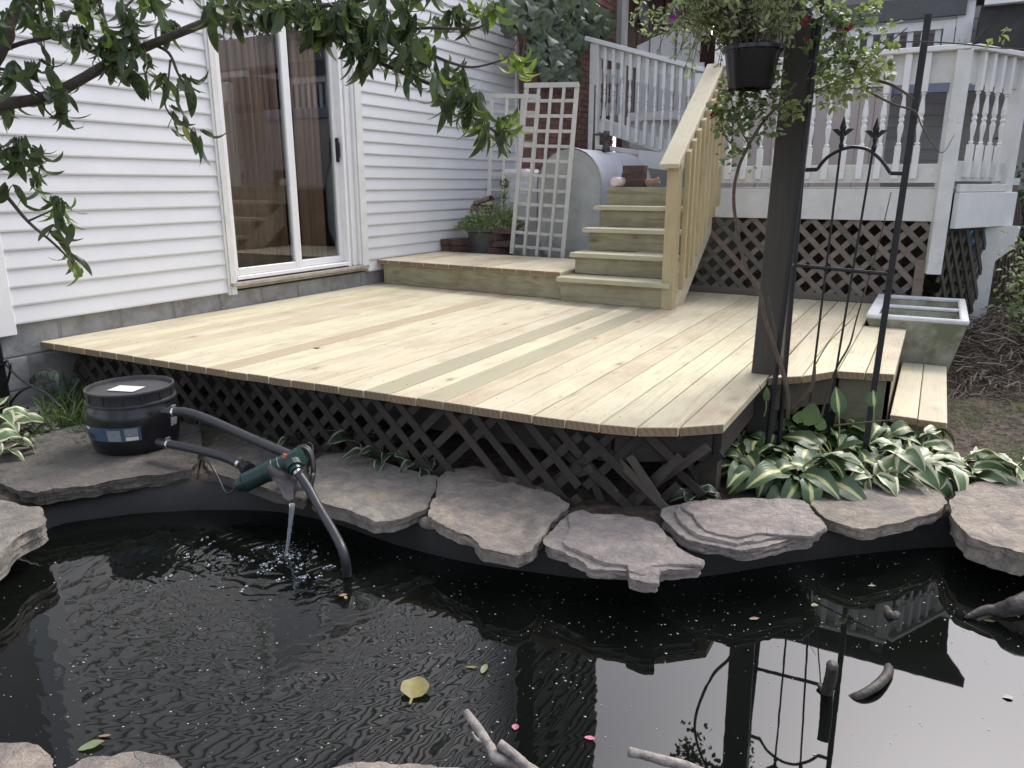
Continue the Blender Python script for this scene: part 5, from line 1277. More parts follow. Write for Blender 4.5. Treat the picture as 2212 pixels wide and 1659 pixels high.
flat_leaf(2125, 1340, WZ + 0.003, 0.035, 0.014, 'yellow_leaf', R(-80), 'yellow green leaf floating beside the driftwood')
flat_leaf(688, 752, DZ + 0.004, 0.075, 0.035, 'peach', R(60), 'dark green leaf lying on the pale deck boards', bend=0.6)
flat_leaf(1385, 750, DZ + 0.003, 0.03, 0.006, 'dry', R(20), 'thin brown leaf bit on the middle deck boards')
flat_leaf(1207, 858, DZ + 0.003, 0.018, 0.008, 'dry', R(-30), 'tiny dark leaf bit on the front deck boards')
# sticks standing in the water
def stick(pts, rad, label, mat='driftwood', name='dead_branch', more=(), n=10):
    P = smoothpath(pts, 6); m = MB()
    rr = [lerp(rad[0], rad[1], i / (len(P) - 1)) * (1 + 0.13 * nz(i * 0.7, rad[0] * 99)) for i in range(len(P))]
    m.tube(P, rr, n)
    for q, r2 in more: m.tube(smoothpath(q, 5), [lerp(r2[0], r2[1], i / (5 * (len(q) - 1))) for i in range(5 * (len(q) - 1) + 1)], 8)
    return tag(m.build(name, mat, loc=pts[0], smooth=True), label, 'branch')
z = WZ
a = onz(1200, 1730, 0.12); 
stick([onz(1220, 1720, 0.06), onz(1140, 1660, 0.07), onz(1075, 1640, 0.09), onz(1060, 1615, 0.10), onz(1030, 1570, 0.12), onz(1006, 1538, 0.13)], (0.016, 0.010), 'pale forked stick poking up at the bottom middle',
      more=[([onz(1150, 1670, 0.07), onz(1115, 1635, 0.10), onz(1078, 1605, 0.12)], (0.013, 0.011)), ([onz(1055, 1605, .10), onz(1030, 1598, .11), onz(1020, 1582, .13)], (0.007, 0.003))])
stick([onz(1560, 1690, 0.06), onz(1480, 1655, 0.08), onz(1430, 1642, 0.09), onz(1395, 1632, 0.10), onz(1358, 1624, 0.11)], (0.014, 0.011), 'pale short stick pointing left at the bottom right of the middle')
stick([onz(2300, 1270, 0.14), onz(2212, 1303, 0.11), onz(2160, 1318, 0.07), onz(2125, 1318, 0.06), onz(2085, 1334, WZ + 0.005)], (0.042, 0.006), 'thick dark driftwood branch reaching in from the right edge', 'wet_wood',
      more=[([onz(2212, 1297, .11), onz(2150, 1325, 0.05), onz(2110, 1340, WZ)], (0.022, 0.005))])
stick([onz(1772, 1545, -0.1), onz(1785, 1500, WZ - 0.01), onz(1795, 1462, 0.10), onz(1798, 1437, 0.155)], (0.019, 0.016), 'upright broken stub rising from the sky reflection', 'wet_wood',
      more=[([onz(1785, 1500, WZ), onz(1768, 1478, 0.04)], (0.012, 0.006))])
stick([onz(1830, 1512, WZ - 0.015), onz(1862, 1500, WZ + 0.008), onz(1895, 1480, WZ + 0.016), onz(1918, 1455, WZ + 0.006), onz(1918, 1440, WZ - 0.02)], (0.012, 0.016), 'curved wet log piece lying half sunk in the sky reflection', 'wet_wood')
stick([onz(1905, 1300, -.02), onz(1925, 1332, WZ + 0.004), onz(1948, 1318, -0.02)], (0.02, 0.014), 'small dark stump just breaking the surface before the driftwood', 'wet_wood')

# ------------------------------------------------------------------ dark post, iron arch, hanging basket, climbing rose
PX, PYY = -0.665, 3.79
pst = thing('dark_wooden_post', 'tall square dark painted wooden post standing at the deck corner', 'post', (PX, PYY, GZ))
m = MB(); b0 = onz(1688, 872, GZ); 
lean = 0.03
def pc(z): return Vector((PX + 0.01 + lean * (z - 0.55) * 0.55, PYY - 0.0, z))
hw = 0.064
q = [pc(0.05), pc(3.6)]
m.hexa([q[0] + Vector(v) for v in ((-hw, -hw, 0), (hw, -hw, 0), (hw, hw, 0), (-hw, hw, 0))] + [q[1] + Vector(v) for v in ((-hw, -hw, 0), (hw, -hw, 0), (hw, hw, 0), (-hw, hw, 0))])
m.build('post_shaft', 'post_dark', pst, bevel=0.005)
AY = 3.66
arch = thing('iron_garden_arch', 'black iron trellis arch panel with two spear finials right of the dark post', 'garden arch', (-0.4, AY, GZ))
def ip(x, y, Y=AY): return ony(x, y, Y)
def ibar(pts, r, nm, n=6): m = MB(); m.tube(pts, r, n); return m.build(nm, 'iron', arch)
def ext(a, b, z): t = (z - a.z) / (b.z - a.z); return a.lerp(b, t)
a, b = ip(1751, 153), ip(1715, 576); ibar([ext(a, b, 2.6), ext(a, b, 0.12)], 0.013, 'frame_post')
a2, b2 = ip(1735, 330, AY - 0.14), ip(1716, 573, AY - 0.14); b2 = ip(1666, 889, AY - 0.14); a2 = ip(1745, 250, AY - 0.14)
ibar([ext(a2, b2, 2.5), ext(a2, b2, 0.12)], 0.013, 'frame_post')
for zz in (0.6, 1.1, 1.6, 2.1): ibar([ext(a, b, zz), ext(a2, b2, zz)], 0.006, 'side_rung')
a, b = ip(2006, 31), ip(1926.6, 576); m = MB(); m.bar(a, ext(a, b, 0.15), 0.026, 0.026, up=(0, -1, 0)); m.build('frame_post', 'iron', arch)
ibar([ip(1718, 573), ip(1918, 592)], 0.009, 'crossbar'); ibar([ip(1740, 368), ip(1764, 367), ip(1768, 362)], 0.008, 'arch_foot')
O3 = lambda x, y: ip(1444 + x * .3472, y * .3472)
ac = [(925, 1055), (960, 1008), (1000, 970), (1060, 937), (1110, 920), (1160, 915), (1240, 930), (1310, 982), (1350, 1030), (1380, 1078)]
ibar(smoothpath([O3(*q) for q in ac], 4), 0.0075, 'arch_bow', 8); ibar([O3(1380, 1078), O3(1455, 1080)], 0.009, 'arch_foot'); ibar([O3(855, 1055), O3(925, 1055)], 0.009, 'arch_foot')
O6 = lambda x, y, Y=AY: ip(1444 + x * .3472, 521 + y * .3472, Y)
for tip, bot in ((O3(1083, 830), O6(880, 1000)), (O3(1288, 840), O6(1000, 1060)), ):
    top = tip; ibar([bot, top], 0.0055, 'spear_rod')
    m = MB(); m.lathe(top + Vector((0, 0, -0.07)), [(0.006, 0), (0.011, 0.02), (0.006, 0.035), (0.010, 0.05), (0.008, 0.07), (0.014, 0.095), (0.008, 0.115), (0.001, 0.14)], 8)
    for s_ in (-1, 1): m.add([top + Vector((0, 0, 0.0)), top + Vector((0.012 * s_, 0, -0.012)), top + Vector((0.045 * s_, 0, 0.018)), top + Vector((0.02 * s_, 0, 0.02)), top + Vector((0, 0.006, 0.0)), top + Vector((0.012 * s_, 0.006, -0.012)), top + Vector((0.045 * s_, 0.006, 0.018)), top + Vector((0.02 * s_, 0.006, 0.02))], [(0, 1, 2, 3), (7, 6, 5, 4), (0, 4, 5, 1), (1, 5, 6, 2), (2, 6, 7, 3), (3, 7, 4, 0)])
    m.build('finial', 'iron', arch)

# hanging basket
bp = ony(1626, 104, 3.45); bt = bp.copy()
bas = thing('hanging_basket', 'black hanging pot of pale trailing plants with purple flowers left of the post', 'hanging basket', bp)
m = MB(); m.lathe(bp + Vector((0, 0, -0.19)), [(0.086, 0.03), (0.09, 0.04), (0.112, 0.175), (0.124, 0.178), (0.124, 0.193), (0.114, 0.193), (0.10, 0.165), (0.0001, 0.165)], 36, cap=False); o = m.build('pot', 'black_plastic', bas, smooth=True); o.data.set_sharp_from_angle(angle=R(35))
m = MB(); hk = bp + Vector((0.02, 0, 0.75))
for a_ in (0.3, 2.4, 4.5): m.tube([bp + Vector((0.12 * math.cos(a_), 0.12 * math.sin(a_), 0)), hk], 0.0018, 4)
m.tube([hk, hk + Vector((0, 0, 0.1)), pc(2.95) + Vector((0, 0, 0))], 0.006, 6); m.build('hanger', 'iron', bas)
m = MB(); stems = []
rs = random.Random(11)
for i in range(235):
    a_ = rs.uniform(0, 6.283); r0 = rs.uniform(0, 0.12)
    p = bp + Vector((r0 * math.cos(a_), r0 * math.sin(a_), -0.02)); out = rs.uniform(0.08, 0.46) if rs.random() < 0.8 else rs.uniform(0.35, 0.62); hgt = rs.uniform(0.15, 0.42)
    if rs.random() < 0.6: a_ = math.pi + rs.uniform(-1.2, 1.2)
    d = Vector((math.cos(a_), math.sin(a_) * 0.8, 0)); out *= 1.0 if d.x < 0.1 else 0.7
    droop = 0 if rs.random() < 0.72 else -rs.uniform(0.2, 0.5)
    P = smoothpath([p, p + d * out * 0.3 + Vector((0, 0, hgt * 0.55)), p + d * out * 0.7 + Vector((rs.uniform(-.03, .03), rs.uniform(-.03, .03), hgt * 0.95)), p + d * out * 1.0 + Vector((0, 0, hgt * 1.0 + droop * 0.5))], 3)
    m.tube(P, 0.0017, 3); stems.append(P)
m.build('stems', 'twig', bas, kind='stuff')
bl_ = leaf_mesh('basket_leaf', 0.026, 0.011, 'basket_leaf', 3, 0.4, 0.2); items = []
for P in stems:
    for j in range(26):
        t = rs.uniform(0.12, 1) * (len(P) - 1); i = min(int(t), len(P) - 2); p = P[i].lerp(P[i + 1], t - i) + Vector((rs.uniform(-.012, .012),) * 3)
        items.append((bl_, place(p, (rs.uniform(-1, 1), rs.uniform(-1, 1), rs.uniform(-0.5, 1)), s=rs.uniform(0.7, 1.6), roll=rs.uniform(-1.5, 1.5))))
joined('foliage', items, 'basket_leaf', bas)
def flower(p, parent, mat, r, d, name='flower'):
    m = MB(); d = Vector(d).normalized(); x = d.cross(Vector((0, 0, 1))); x.normalize(); y = x.cross(d)
    c = p - d * r * 0.9; ring = []; n_ = 20
    ring0 = [c + (x * math.cos(6.283 * k / n_) + y * math.sin(6.283 * k / n_)) * r * 0.15 for k in range(n_)]
    ring1 = [p - d * r * 0.25 + (x * math.cos(6.283 * k / n_) + y * math.sin(6.283 * k / n_)) * r * 0.4 for k in range(n_)]
    ring2 = [p + d * r * 0.12 * math.cos(5 * 6.283 * k / n_) + (x * math.cos(6.283 * k / n_) + y * math.sin(6.283 * k / n_)) * r * (1 + 0.12 * math.cos(5 * 6.283 * k / n_)) for k in range(n_)]
    m.loft([ring0, ring1, ring2], cap=False); return m.build(name, mat, parent, smooth=True)
for px, py, dd in ((1455, 30, (-0.6, -1, 0.1)), (1547, 5, (0.2, -1, 0.3)), (1640, -20, (0, -1, 0.2))):
    flower(ony(px, py, 3.35), bas, 'purple', 0.032, dd)

# climbing rose
rose = thing('climbing_rose', 'climbing rose with small yellow green leaves and dark red blooms winding round post and arch', 'rose', onz(1701, 900, GZ))
def dpt(l, Y): return [ony(x, y, Y) if len(q) == 2 else ony(x, y, q[2]) for q in l for x, y in [q[:2]]]
canes = [(dpt([(1701, 905), (1701, 847), (1673, 747), (1652, 684), (1642, 635), (1615, 585), (1597, 521), (1585, 434), (1593, 371), (1618, 312), (1650, 262), (1687, 222), (1720, 180)], 3.50), 0.010, 0.006),
         (dpt([(1701, 905), (1701, 840), (1690, 790), (1672, 700), (1660, 640)], 3.58), 0.008, 0.004),
         (dpt([(1709, 893), (1752, 838), (1760, 790)], 3.60), 0.013, 0.006),
         (dpt([(1768, 930), (1782, 870), (1805, 800), (1835, 745), (1850, 690), (1880, 590), (1900, 520), (1925, 415)], 3.68), 0.006, 0.002),
         (dpt([(1618, 312), (1600, 280), (1585, 240), (1575, 190)], 3.50), 0.004, 0.002), (dpt([(1607, 330), (1570, 300), (1555, 250)], 3.45), 0.004, 0.002),
         (dpt([(1740, 172), (1780, 162), (1830, 165), (1880, 130), (1930, 85), (1960, 60)], 3.60), 0.006, 0.002), (dpt([(1745, 205), (1800, 180), (1860, 165)], 3.56), 0.005, 0.003),
         (dpt([(1775, 160), (1800, 120), (1830, 70), (1845, 30)], 3.60), 0.004, 0.002), (dpt([(1880, 170), (1930, 185), (1975, 215)], 3.60), 0.007, 0.004), (dpt([(1870, 195), (1930, 225), (1975, 240), (1990, 270), (2010, 305), (2036, 330), (2062, 290)], 3.58), 0.005, 0.001),
         (dpt([(1740, 165), (1760, 120), (1780, 60), (1790, 0)], 3.62), 0.004, 0.002), (dpt([(1800, 920), (1870, 912), (1960, 905)], 3.35), 0.004, 0.002), (dpt([(1760, 790), (1790, 740), (1830, 700), (1850, 680)], 3.62), 0.003, 0.001), (dpt([(1650, 860), (1640, 830)], 3.5), 0.003, 0.001),
         (dpt([(1900, 92), (1990, 90), (2080, 95), (2150, 103), (2212, 106)], 3.58), 0.003, 0.002), (dpt([(2100, 97), (2120, 70), (2135, 55)], 3.58), 0.002, 0.001)]
for P, r0, r1 in canes:
    Q = smoothpath(P, 5); m = MB(); m.tube(Q, [lerp(r0, r1, i / (len(Q) - 1)) for i in range(len(Q))], 7); m.build('cane', 'twig', rose, smooth=True)
rl_ = leaf_mesh('rose_leaf', 0.036, 0.022, 'rose_leaf', 4, 0.5, 0.3, 0.9)
def cluster(cx, cy, rx, ry, n, Y, spread=0.10):
    out = []
    for i in range(int(n * 0.6)):
        a_ = fr(0, 6.283); r = math.sqrt(fr(0, 1)) * 1.12; p = ony(cx + rx * r * math.cos(a_), cy + ry * r * math.sin(a_), Y + fr(-spread, spread))
        b_ = Vector((fr(-1, 1), fr(-1, 1), fr(-0.6, 0.6)))
        for s_ in range(3): out.append((rl_, place(p + Vector((fr(-.015, .015), fr(-.015, .015), fr(-.015, .015))), b_ + Vector((fr(-.8, .8), fr(-.8, .8), fr(-.4, .4))), s=fr(0.6, 1.15), roll=fr(-1, 1))))
    return out
its = []
for c in ((1600, 215, 60, 40, 90), (1650, 200, 50, 55, 110), (1630, 260, 60, 40, 60), (1590, 270, 45, 35, 50), (1565, 240, 25, 50, 25), (1600, 320, 30, 30, 14), (1575, 345, 20, 25, 12), (1660, 150, 30, 40, 35), (1790, 60, 35, 50, 50), (1800, 110, 60, 35, 50), (1850, 80, 50, 50, 55), (1790, 130, 25, 30, 22)):
    its += cluster(*c, 3.52)
for c in ((1740, 150, 40, 50, 50), (1760, 60, 40, 60, 50), (1700, 60, 30, 30, 20)): its += cluster(*c, 4.0)
joined('foliage', its, 'rose_leaf', rose)
its = []
for c in ((1840, 185, 55, 25, 65), (1880, 150, 50, 35, 55), (1800, 170, 40, 20, 25), (1870, 110, 60, 40, 40), (1595, 335, 25, 22, 10), (1615, 368, 6, 8, 3), (1720, 240, 28, 18, 18), (1785, 215, 45, 22, 22), (1900, 40, 25, 25, 10), (1860, 20, 45, 25, 18), (2130, 85, 50, 25, 8), (1700, 232, 12, 10, 8)):
    its += cluster(*c, 3.50)
joined('foliage', its, 'rose_lite', rose)
for px, py in ((1738, 50), (1745, 38), (1742, 84), (1812, 62), (1826, 66), (1835, 60), (1540, 248), (1548, 243)):
    flower(ony(px, py, 3.45), rose, 'red_petal', 0.013, (fr(-.5, .5), -1, fr(0, .6)), 'rose_bloom')
for px, py in ((1763, 25), (1765, 33), (1750, 10)): flower(ony(px, py, 3.4), rose, 'white', 0.014, (0, -1, .5), 'rose_bloom')
# ------------------------------------------------------------------ hostas
hv = {}
for kind, mats in (('c', 'hosta_cream'), ('e', 'hosta_edge'), ('d', 'hosta_dark')):
    hv[kind] = [leaf_mesh('hosta_leaf', L, W, mats, 11, b, f, sh, stem=s_, rise=ri, wave=wv, ovate=True) for L, W, b, f, sh, s_, ri, wv in
                ((0.15, 0.072, 0.9, 0.45, 0.78, 0.08, 0.75, 0.05), (0.16, 0.082, 0.75, 0.30, 0.75, 0.09, 0.55, 0.07), (0.125, 0.065, 1.2, 0.5, 0.8, 0.11, 1.0, 0.05), (0.14, 0.078, 0.5, 0.3, 0.72, 0.06, 0.35, 0.08))]
HS = 1.32
def hosta(px, py, n, kind, label, s=1.0, z=GZ, r=0.04, up=0.0, name='hosta_plant', leafname='hosta_leaf', grp='variegated hostas at the pond edge'):
    c = onz(px, py, z)
    T = thing(name, label, 'hosta', c, grp)
    rs = random.Random(int(px * 7 + py))
    n = int(n * 1.35)
    for i in range(n):
        a = 2 * math.pi * (i * 0.381966) + rs.uniform(-0.3, 0.3); t = i / max(1, n - 1)
        d = Vector((math.cos(a), math.sin(a), 0)); p = c + d * r * t
        el = lerp(1.15, 0.12, t) + up + rs.uniform(-0.2, 0.2)
        M = place(p, (d.x * math.cos(el * 0.6), d.y * math.cos(el * 0.6), math.sin(el * 0.6)), s=s * HS * rs.uniform(0.7, 1.12), roll=rs.uniform(-0.7, 0.7))
        inst(leafname, rs.choice(hv[kind]), T, M)
    return T
hosta(1625, 1030, 24, 'c', 'cream centred hosta nearest the dark deck corner', 1.0)
hosta(1720, 1045, 24, 'c', 'cream centred hosta spilling over the stepped flagstone', 1.05)
hosta(1670, 960, 18, 'c', 'cream centred hosta close under the deck corner by the post', 0.95, up=0.1)
hosta(1590, 975, 12, 'c', 'shaded cream centred hosta tucked against the lattice end', 0.9)
hosta(1800, 1000, 20, 'c', 'cream centred hosta between iron arch foot and flagstones', 1.0)
hosta(1745, 960, 14, 'c', 'cream centred hosta behind, at the foot of the iron arch', 0.9)
hosta(1870, 1040, 22, 'e', 'white edged hosta in front of the low side step', 1.0)
hosta(1885, 975, 18, 'c', 'cream centred hosta rising against the side step riser', 0.95, up=0.15)
hosta(1965, 1035, 24, 'e', 'white edged hosta drooping over the right flagstone gap', 1.05)
hosta(1975, 985, 14, 'e', 'white edged hosta right behind the side step corner', 0.9, up=0.1)
hosta(2080, 1030, 16, 'e', 'white edged hosta beside the thick right flagstone', 0.95)
hosta(2190, 1025, 9, 'e', 'small white edged hosta at the right picture edge', 0.8)
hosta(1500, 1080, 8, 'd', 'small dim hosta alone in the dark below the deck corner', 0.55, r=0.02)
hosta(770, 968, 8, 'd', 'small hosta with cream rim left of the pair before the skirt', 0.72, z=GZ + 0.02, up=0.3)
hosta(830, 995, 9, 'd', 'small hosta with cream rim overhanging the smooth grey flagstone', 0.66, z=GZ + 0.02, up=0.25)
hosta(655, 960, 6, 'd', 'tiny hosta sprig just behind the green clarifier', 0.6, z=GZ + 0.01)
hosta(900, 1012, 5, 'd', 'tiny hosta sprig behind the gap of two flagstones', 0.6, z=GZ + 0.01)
hosta(-10, 935, 12, 'e', 'pale edged hosta at the left edge behind the barrel stone', 1.0, z=0.19)
hosta(-35, 1000, 10, 'e', 'green hosta cut by the left edge, over the barrel stone', 0.9, z=0.19)
# two upright spear leaves and arrow shaped weeds in the hosta bed
def upleaf(px, py, px2, py2, Y, L, W, kind, label, nm='upright_hosta_leaf'):
    a = ony(px2, py2, Y); b = ony(px, py, Y)
    T = thing(nm, label, 'leaf', a)
    m = MB(); m.tube(smoothpath([a, a.lerp(b, 0.5) + Vector((0.004, 0, 0)), b], 4), 0.0035, 6); m.build('stalk', 'grass_pale', T, smooth=True)
    me = leaf_mesh('blade', L, W, kind, 8, 0.3, 0.5, 0.75)
    inst('blade', me, T, place(b, (b - a).normalized() + Vector((-0.1, 0.1, 0.0)), up=(0.3, -1, 0.1)))
upleaf(1812, 895, 1810, 960, 3.35, 0.12, 0.065, 'hosta_cream', 'upright cream centred leaf standing left before the deck fascia')
upleaf(1888, 880, 1880, 950, 3.45, 0.075, 0.07, 'hosta_cream', 'upright pale flared leaf standing right before the side step')
upleaf(1655, 868, 1650, 900, 3.4, 0.07, 0.03, 'grass', 'small upright green leaf between deck corner and post', 'upright_weed_leaf')
for px, py, L, W, lb in ((1745, 905, 0.11, 0.09, 'big arrow shaped green leaf in the shade by the arch foot'), (1722, 900, 0.06, 0.05, 'smaller heart shaped green leaf left of the arrow shaped one'), (1770, 915, 0.06, 0.05, 'small heart shaped green leaf right of the arrow shaped one')):
    p = ony(px, py + 15, 3.45); me = leaf_mesh('weed_leaf', L, W, 'grass', 6, 0.2, 0.2, 0.7)
    o = inst('weed_leaf', me, None, place(p, (0.1, 0.3, 0.9), up=(0.1, -1, 0.2))); tag(o, lb, 'leaf')

# ------------------------------------------------------------------ grass, ground plants, pebbles on the left
gb = leaf_mesh('grass_blade', 0.20, 0.008, 'grass', 5, 0.9, 0.3, 0.6)
items = []
for i in range(170):
    p = onz(fr(95, 190), fr(860, 935), GZ); items.append((gb, place(p, (fr(-0.6, 0.6), fr(-0.6, 0.6), fr(0.8, 1.6)), up=(fr(-1, 1), fr(-1, 1), 0.2), s=fr(0.5, 1.25))))
tag(joined('long_grass_clump', items, 'grass', None, onz(150, 900, GZ)), 'clump of long dark grass behind the black barrel')
items = []
for (x, y) in ((247, 860), (283, 850), (205, 850), (130, 830)):
    p = onz(x, y + 10, 0.16); items.append((gb, place(p, (fr(-.08, .08), 0.1, 1), up=(0, -1, 0.2), s=1.4)))
tag(joined('tall_grass_blades', items, 'grass_pale', None, onz(247, 860, GZ)), 'few tall pale blades rising before the lattice behind the barrel')
m = MB(); rs = random.Random(3)
for i in range(330):
    p = onz(rs.uniform(25, 125), rs.uniform(850, 930), GZ + 0.004); r = rs.uniform(0.008, 0.024); n_ = 7
    m.loft([[p + Vector((r * s_ * 1.2 * math.cos(6.283 * k / n_) * rs.uniform(0.8, 1.1), r * s_ * math.sin(6.283 * k / n_), z_ * r)) for k in range(n_)] for s_, z_ in ((1, 0), (0.9, 0.5), (0.4, 0.75))][::-1])
tag(m.build('pebbles', m_plain('pebble', (0.26, 0.24, 0.20), 0.85, amt=0.3, scale=30), loc=onz(75, 890, GZ), kind='stuff'), 'pale pebbles by the corner of the white house')
sm_leaf = leaf_mesh('small_leaf', 0.05, 0.022, 'rose_leaf', 4, 0.6, 0.2)
items = []
for i in range(500):
    p = onz(fr(-40, 190), fr(895, 960), GZ + fr(0, .03)); items.append((sm_leaf, place(p, (fr(-1, 1), fr(-1, 1), fr(0, 1)), s=fr(0.4, 1.0), roll=fr(-1, 1))))
for i in range(200):
    p = onz(fr(430, 960), fr(905, 990), GZ + fr(0, 0.03))
    if p.y > 2.45: items.append((sm_leaf, place(p, (fr(-1, 1), fr(-1, 1), fr(0, 1)), s=fr(0.3, 0.7), roll=fr(-1, 1))))
tag(joined('ground_cover_weeds', items, 'rose_leaf', None, (-3.4, 2.4, GZ)), 'low dark weeds between the flagstones and the house')
# dark leaf sprig left of the lattice
items = []
sp = thing('dark_sprig', 'dark glossy leafy sprig against the house foundation at the deck corner', 'sprig', onz(90, 860, GZ))
a = onz(90, 860, GZ); P = smoothpath([a, ony(70, 825, 2.4), ony(78, 805, 2.38), ony(100, 797, 2.36), ony(125, 805, 2.34)], 5)
m = MB(); m.tube(P, 0.004, 6); m.build('stem', 'twig', sp, smooth=True)
me = leaf_mesh('sprig_leaf', 0.06, 0.025, 'ivy', 5, 0.8, 0.3)
for i in range(4, len(P)):
    for s_ in (-1, 1): inst('sprig_leaf', me, sp, place(P[i], (0.35 * s_, -0.5, -0.6), s=fr(0.7, 1.1), roll=fr(-.3, .3)))
# downspout and cables at the left corner
dn = thing('downspout', 'black corner pipe running down below the white corner post', 'downspout', (-4.56, 2.16, GZ))
m = MB(); m.mm((WX - 0.03, 2.13, 0.1), (WX + 0.06, 2.22, 0.613)); m.build('pipe', 'black_plastic', dn, bevel=0.008)
m = MB(); m.mm((-5.4, 2.45, 0.1), (-4.80, 2.48, 0.42)); tag(m.build('white_skirting_board', 'white_old', loc=(-4.9, 2.46, .1)), 'low white board beyond the corner pipe at the left edge', 'board')
for pts, lb in (([(5, 780), (40, 815), (70, 835), (100, 850), (130, 880)], 'upper black cable looping from the corner pipe to the pebbles'), ([(0, 800), (15, 780), (22, 800), (8, 850)], 'short black cable hanging beside the corner pipe'), ([(70, 833), (40, 850), (20, 880), (35, 905), (60, 880)], 'lower loop of black cable lying on the pebbles')):
    P = smoothpath([ony(x, y, 2.2) for x, y in pts], 6); m = MB(); m.tube(P, 0.007, 7); tag(m.build('black_cable', 'black_plastic', loc=P[0], smooth=True), lb, 'cable', 'cables at the house corner')

# ------------------------------------------------------------------ ivy on the brick wall
ivy = thing('wall_ivy', 'dense grey green ivy hanging over the brick corner above the trellises', 'ivy', (-4.1, 8.5, 2.5))
il = leaf_mesh('ivy_leaf', 0.15, 0.15, 'ivy', 6, 0.5, 0.25, 0.75, lobes=2.5)
m = MB(); items = []; rs = random.Random(21)
def ivp(px, py): return onx(px, py, BX + 0.08 + rs.uniform(0, 0.18))
for i in range(26):
    x = rs.uniform(1120, 1290); P = smoothpath([ivp(x, -60), ivp(x + rs.uniform(-25, 15), rs.uniform(20, 60)), ivp(x + rs.uniform(-40, 10), rs.uniform(70, 165))], 5); m.tube(P, 0.006, 5)
m.build('stems', 'twig', ivy, kind='stuff')
n_ = 0
for cx, cy, rx, ry, cnt in ((1180, 20, 75, 45, 210), (1240, 40, 60, 60, 240), (1200, 100, 55, 50, 190), (1215, 145, 35, 28, 60), (1110, 20, 25, 45, 50), (1165, 110, 22, 25, 35), (1290, 40, 30, 40, 50), (1240, 160, 18, 14, 10)):
    for i in range(cnt):
        a = rs.uniform(0, 6.283); r = math.sqrt(rs.uniform(0, 1)); p = ivp(cx + rx * r * math.cos(a), cy + ry * r * math.sin(a))
        items.append((il, place(p, (rs.uniform(-0.4, 0.6), rs.uniform(-1, 0.5), -rs.uniform(0.4, 1.2)), up=(1, -0.8, 0.4), s=rs.uniform(0.6, 1.1), roll=rs.uniform(-0.5, 0.5))))
joined('foliage', items, 'ivy', ivy)

# ------------------------------------------------------------------ peach tree: trunk stands left of the picture
tree = thing('peach_tree', 'peach tree branches with long drooping leaves reaching in over the left and top', 'tree', (-2.9, 0.35, GZ))
TD = 2.65
def T_(x, y, t=TD): return atd(x, y, t)
trunk_top = T_(-420, 420, 2.3)
m = MB(); P = smoothpath([Vector((-2.9, 0.35, 0.05)), Vector((-2.85, 0.4, 0.6)), Vector((-2.88, 0.5, 1.0)), T_(-300, 280, TD)], 5); m.tube(P, [lerp(0.085, 0.045, i / (len(P) - 1)) for i in range(len(P))], 12); m.build('trunk', 'bark', tree, smooth=True)
limbs = [([(-300, 280), (-120, 262), (0, 228), (110, 205), (240, 135), (330, 95), (440, 50), (560, 5), (680, -40), (800, -70)], 0.024, 0.010),
         ([(-300, 280), (-60, 180), (15, 90), (22, 58), (45, 0), (70, -80)], 0.022, 0.012), ([(-20, 120), (45, 94), (110, 80), (163, 66)], 0.009, 0.006),
         ([(440, 50), (520, 22), (620, 8), (700, 12), (800, -5), (930, -20)], 0.011, 0.006), ([(600, 10), (660, 28), (713, 62), (770, 105), (820, 135), (869, 156), (920, 178), (956, 194), (1008, 243), (1060, 278), (1095, 303)], 0.011, 0.0035),
         ([(680, 30), (760, 42), (852, 62), (940, 60), (1025, 62), (1060, 40)], 0.008, 0.003), ([(852, 62), (900, 100), (960, 130), (1020, 145), (1085, 130)], 0.007, 0.003),
         ([(330, 95), (365, 115), (385, 160), (400, 180), (432, 200)], 0.006, 0.003), ([(368, 130), (363, 180), (358, 232), (395, 268), (415, 280)], 0.004, 0.002), ([(110, 205), (95, 230), (120, 255), (160, 262)], 0.005, 0.002),
         ([(-200, 330), (-60, 380), (0, 410), (60, 478), (115, 525), (160, 570)], 0.010, 0.003), ([(-60, 380), (0, 330), (50, 315), (80, 330)], 0.006, 0.003), ([(-80, 150), (10, 150), (60, 185), (110, 215)], 0.007, 0.003),
         ([(240, 135), (230, 60), (215, 10), (200, -40)], 0.009, 0.004), ([(300, 105), (290, 60), (270, 20), (310, -20)], 0.008, 0.003), ([(60, 478), (100, 460), (140, 440)], 0.004, 0.002)]
for P, r0, r1 in limbs:
    Q = smoothpath([T_(x, y, TD + 0.08 * nz(x * 0.01, y * 0.01)) for x, y in P], 5); m = MB()
    m.tube(Q, [lerp(r0, r1, i / (len(Q) - 1)) * (1 + 0.10 * nz(i * 0.9, x)) for i in range(len(Q))], 8); m.build('limb', 'bark', tree, smooth=True)
limbpts = [(x, y) for P, _, _ in limbs for (x0, y0), (x1, y1) in zip(P, P[1:]) for x, y in [(lerp(x0, x1, t / 4), lerp(y0, y1, t / 4)) for t in range(5)]]
pv = [leaf_mesh('peach_leaf', 0.118, w_, 'peach', 8, b, f, 0.8, stem=0.008) for b, f, w_ in ((0.9, 0.25, 0.034), (1.4, 0.15, 0.03), (0.5, 0.3, 0.038), (1.1, 0.5, 0.032), (0.7, 0.1, 0.026))]
pvn = [leaf_mesh('young_leaf', 0.115, 0.026, 'peach_new', 7, b, f, 0.85, stem=0.008) for b, f in ((1.6, 0.4), (1.1, 0.5))]
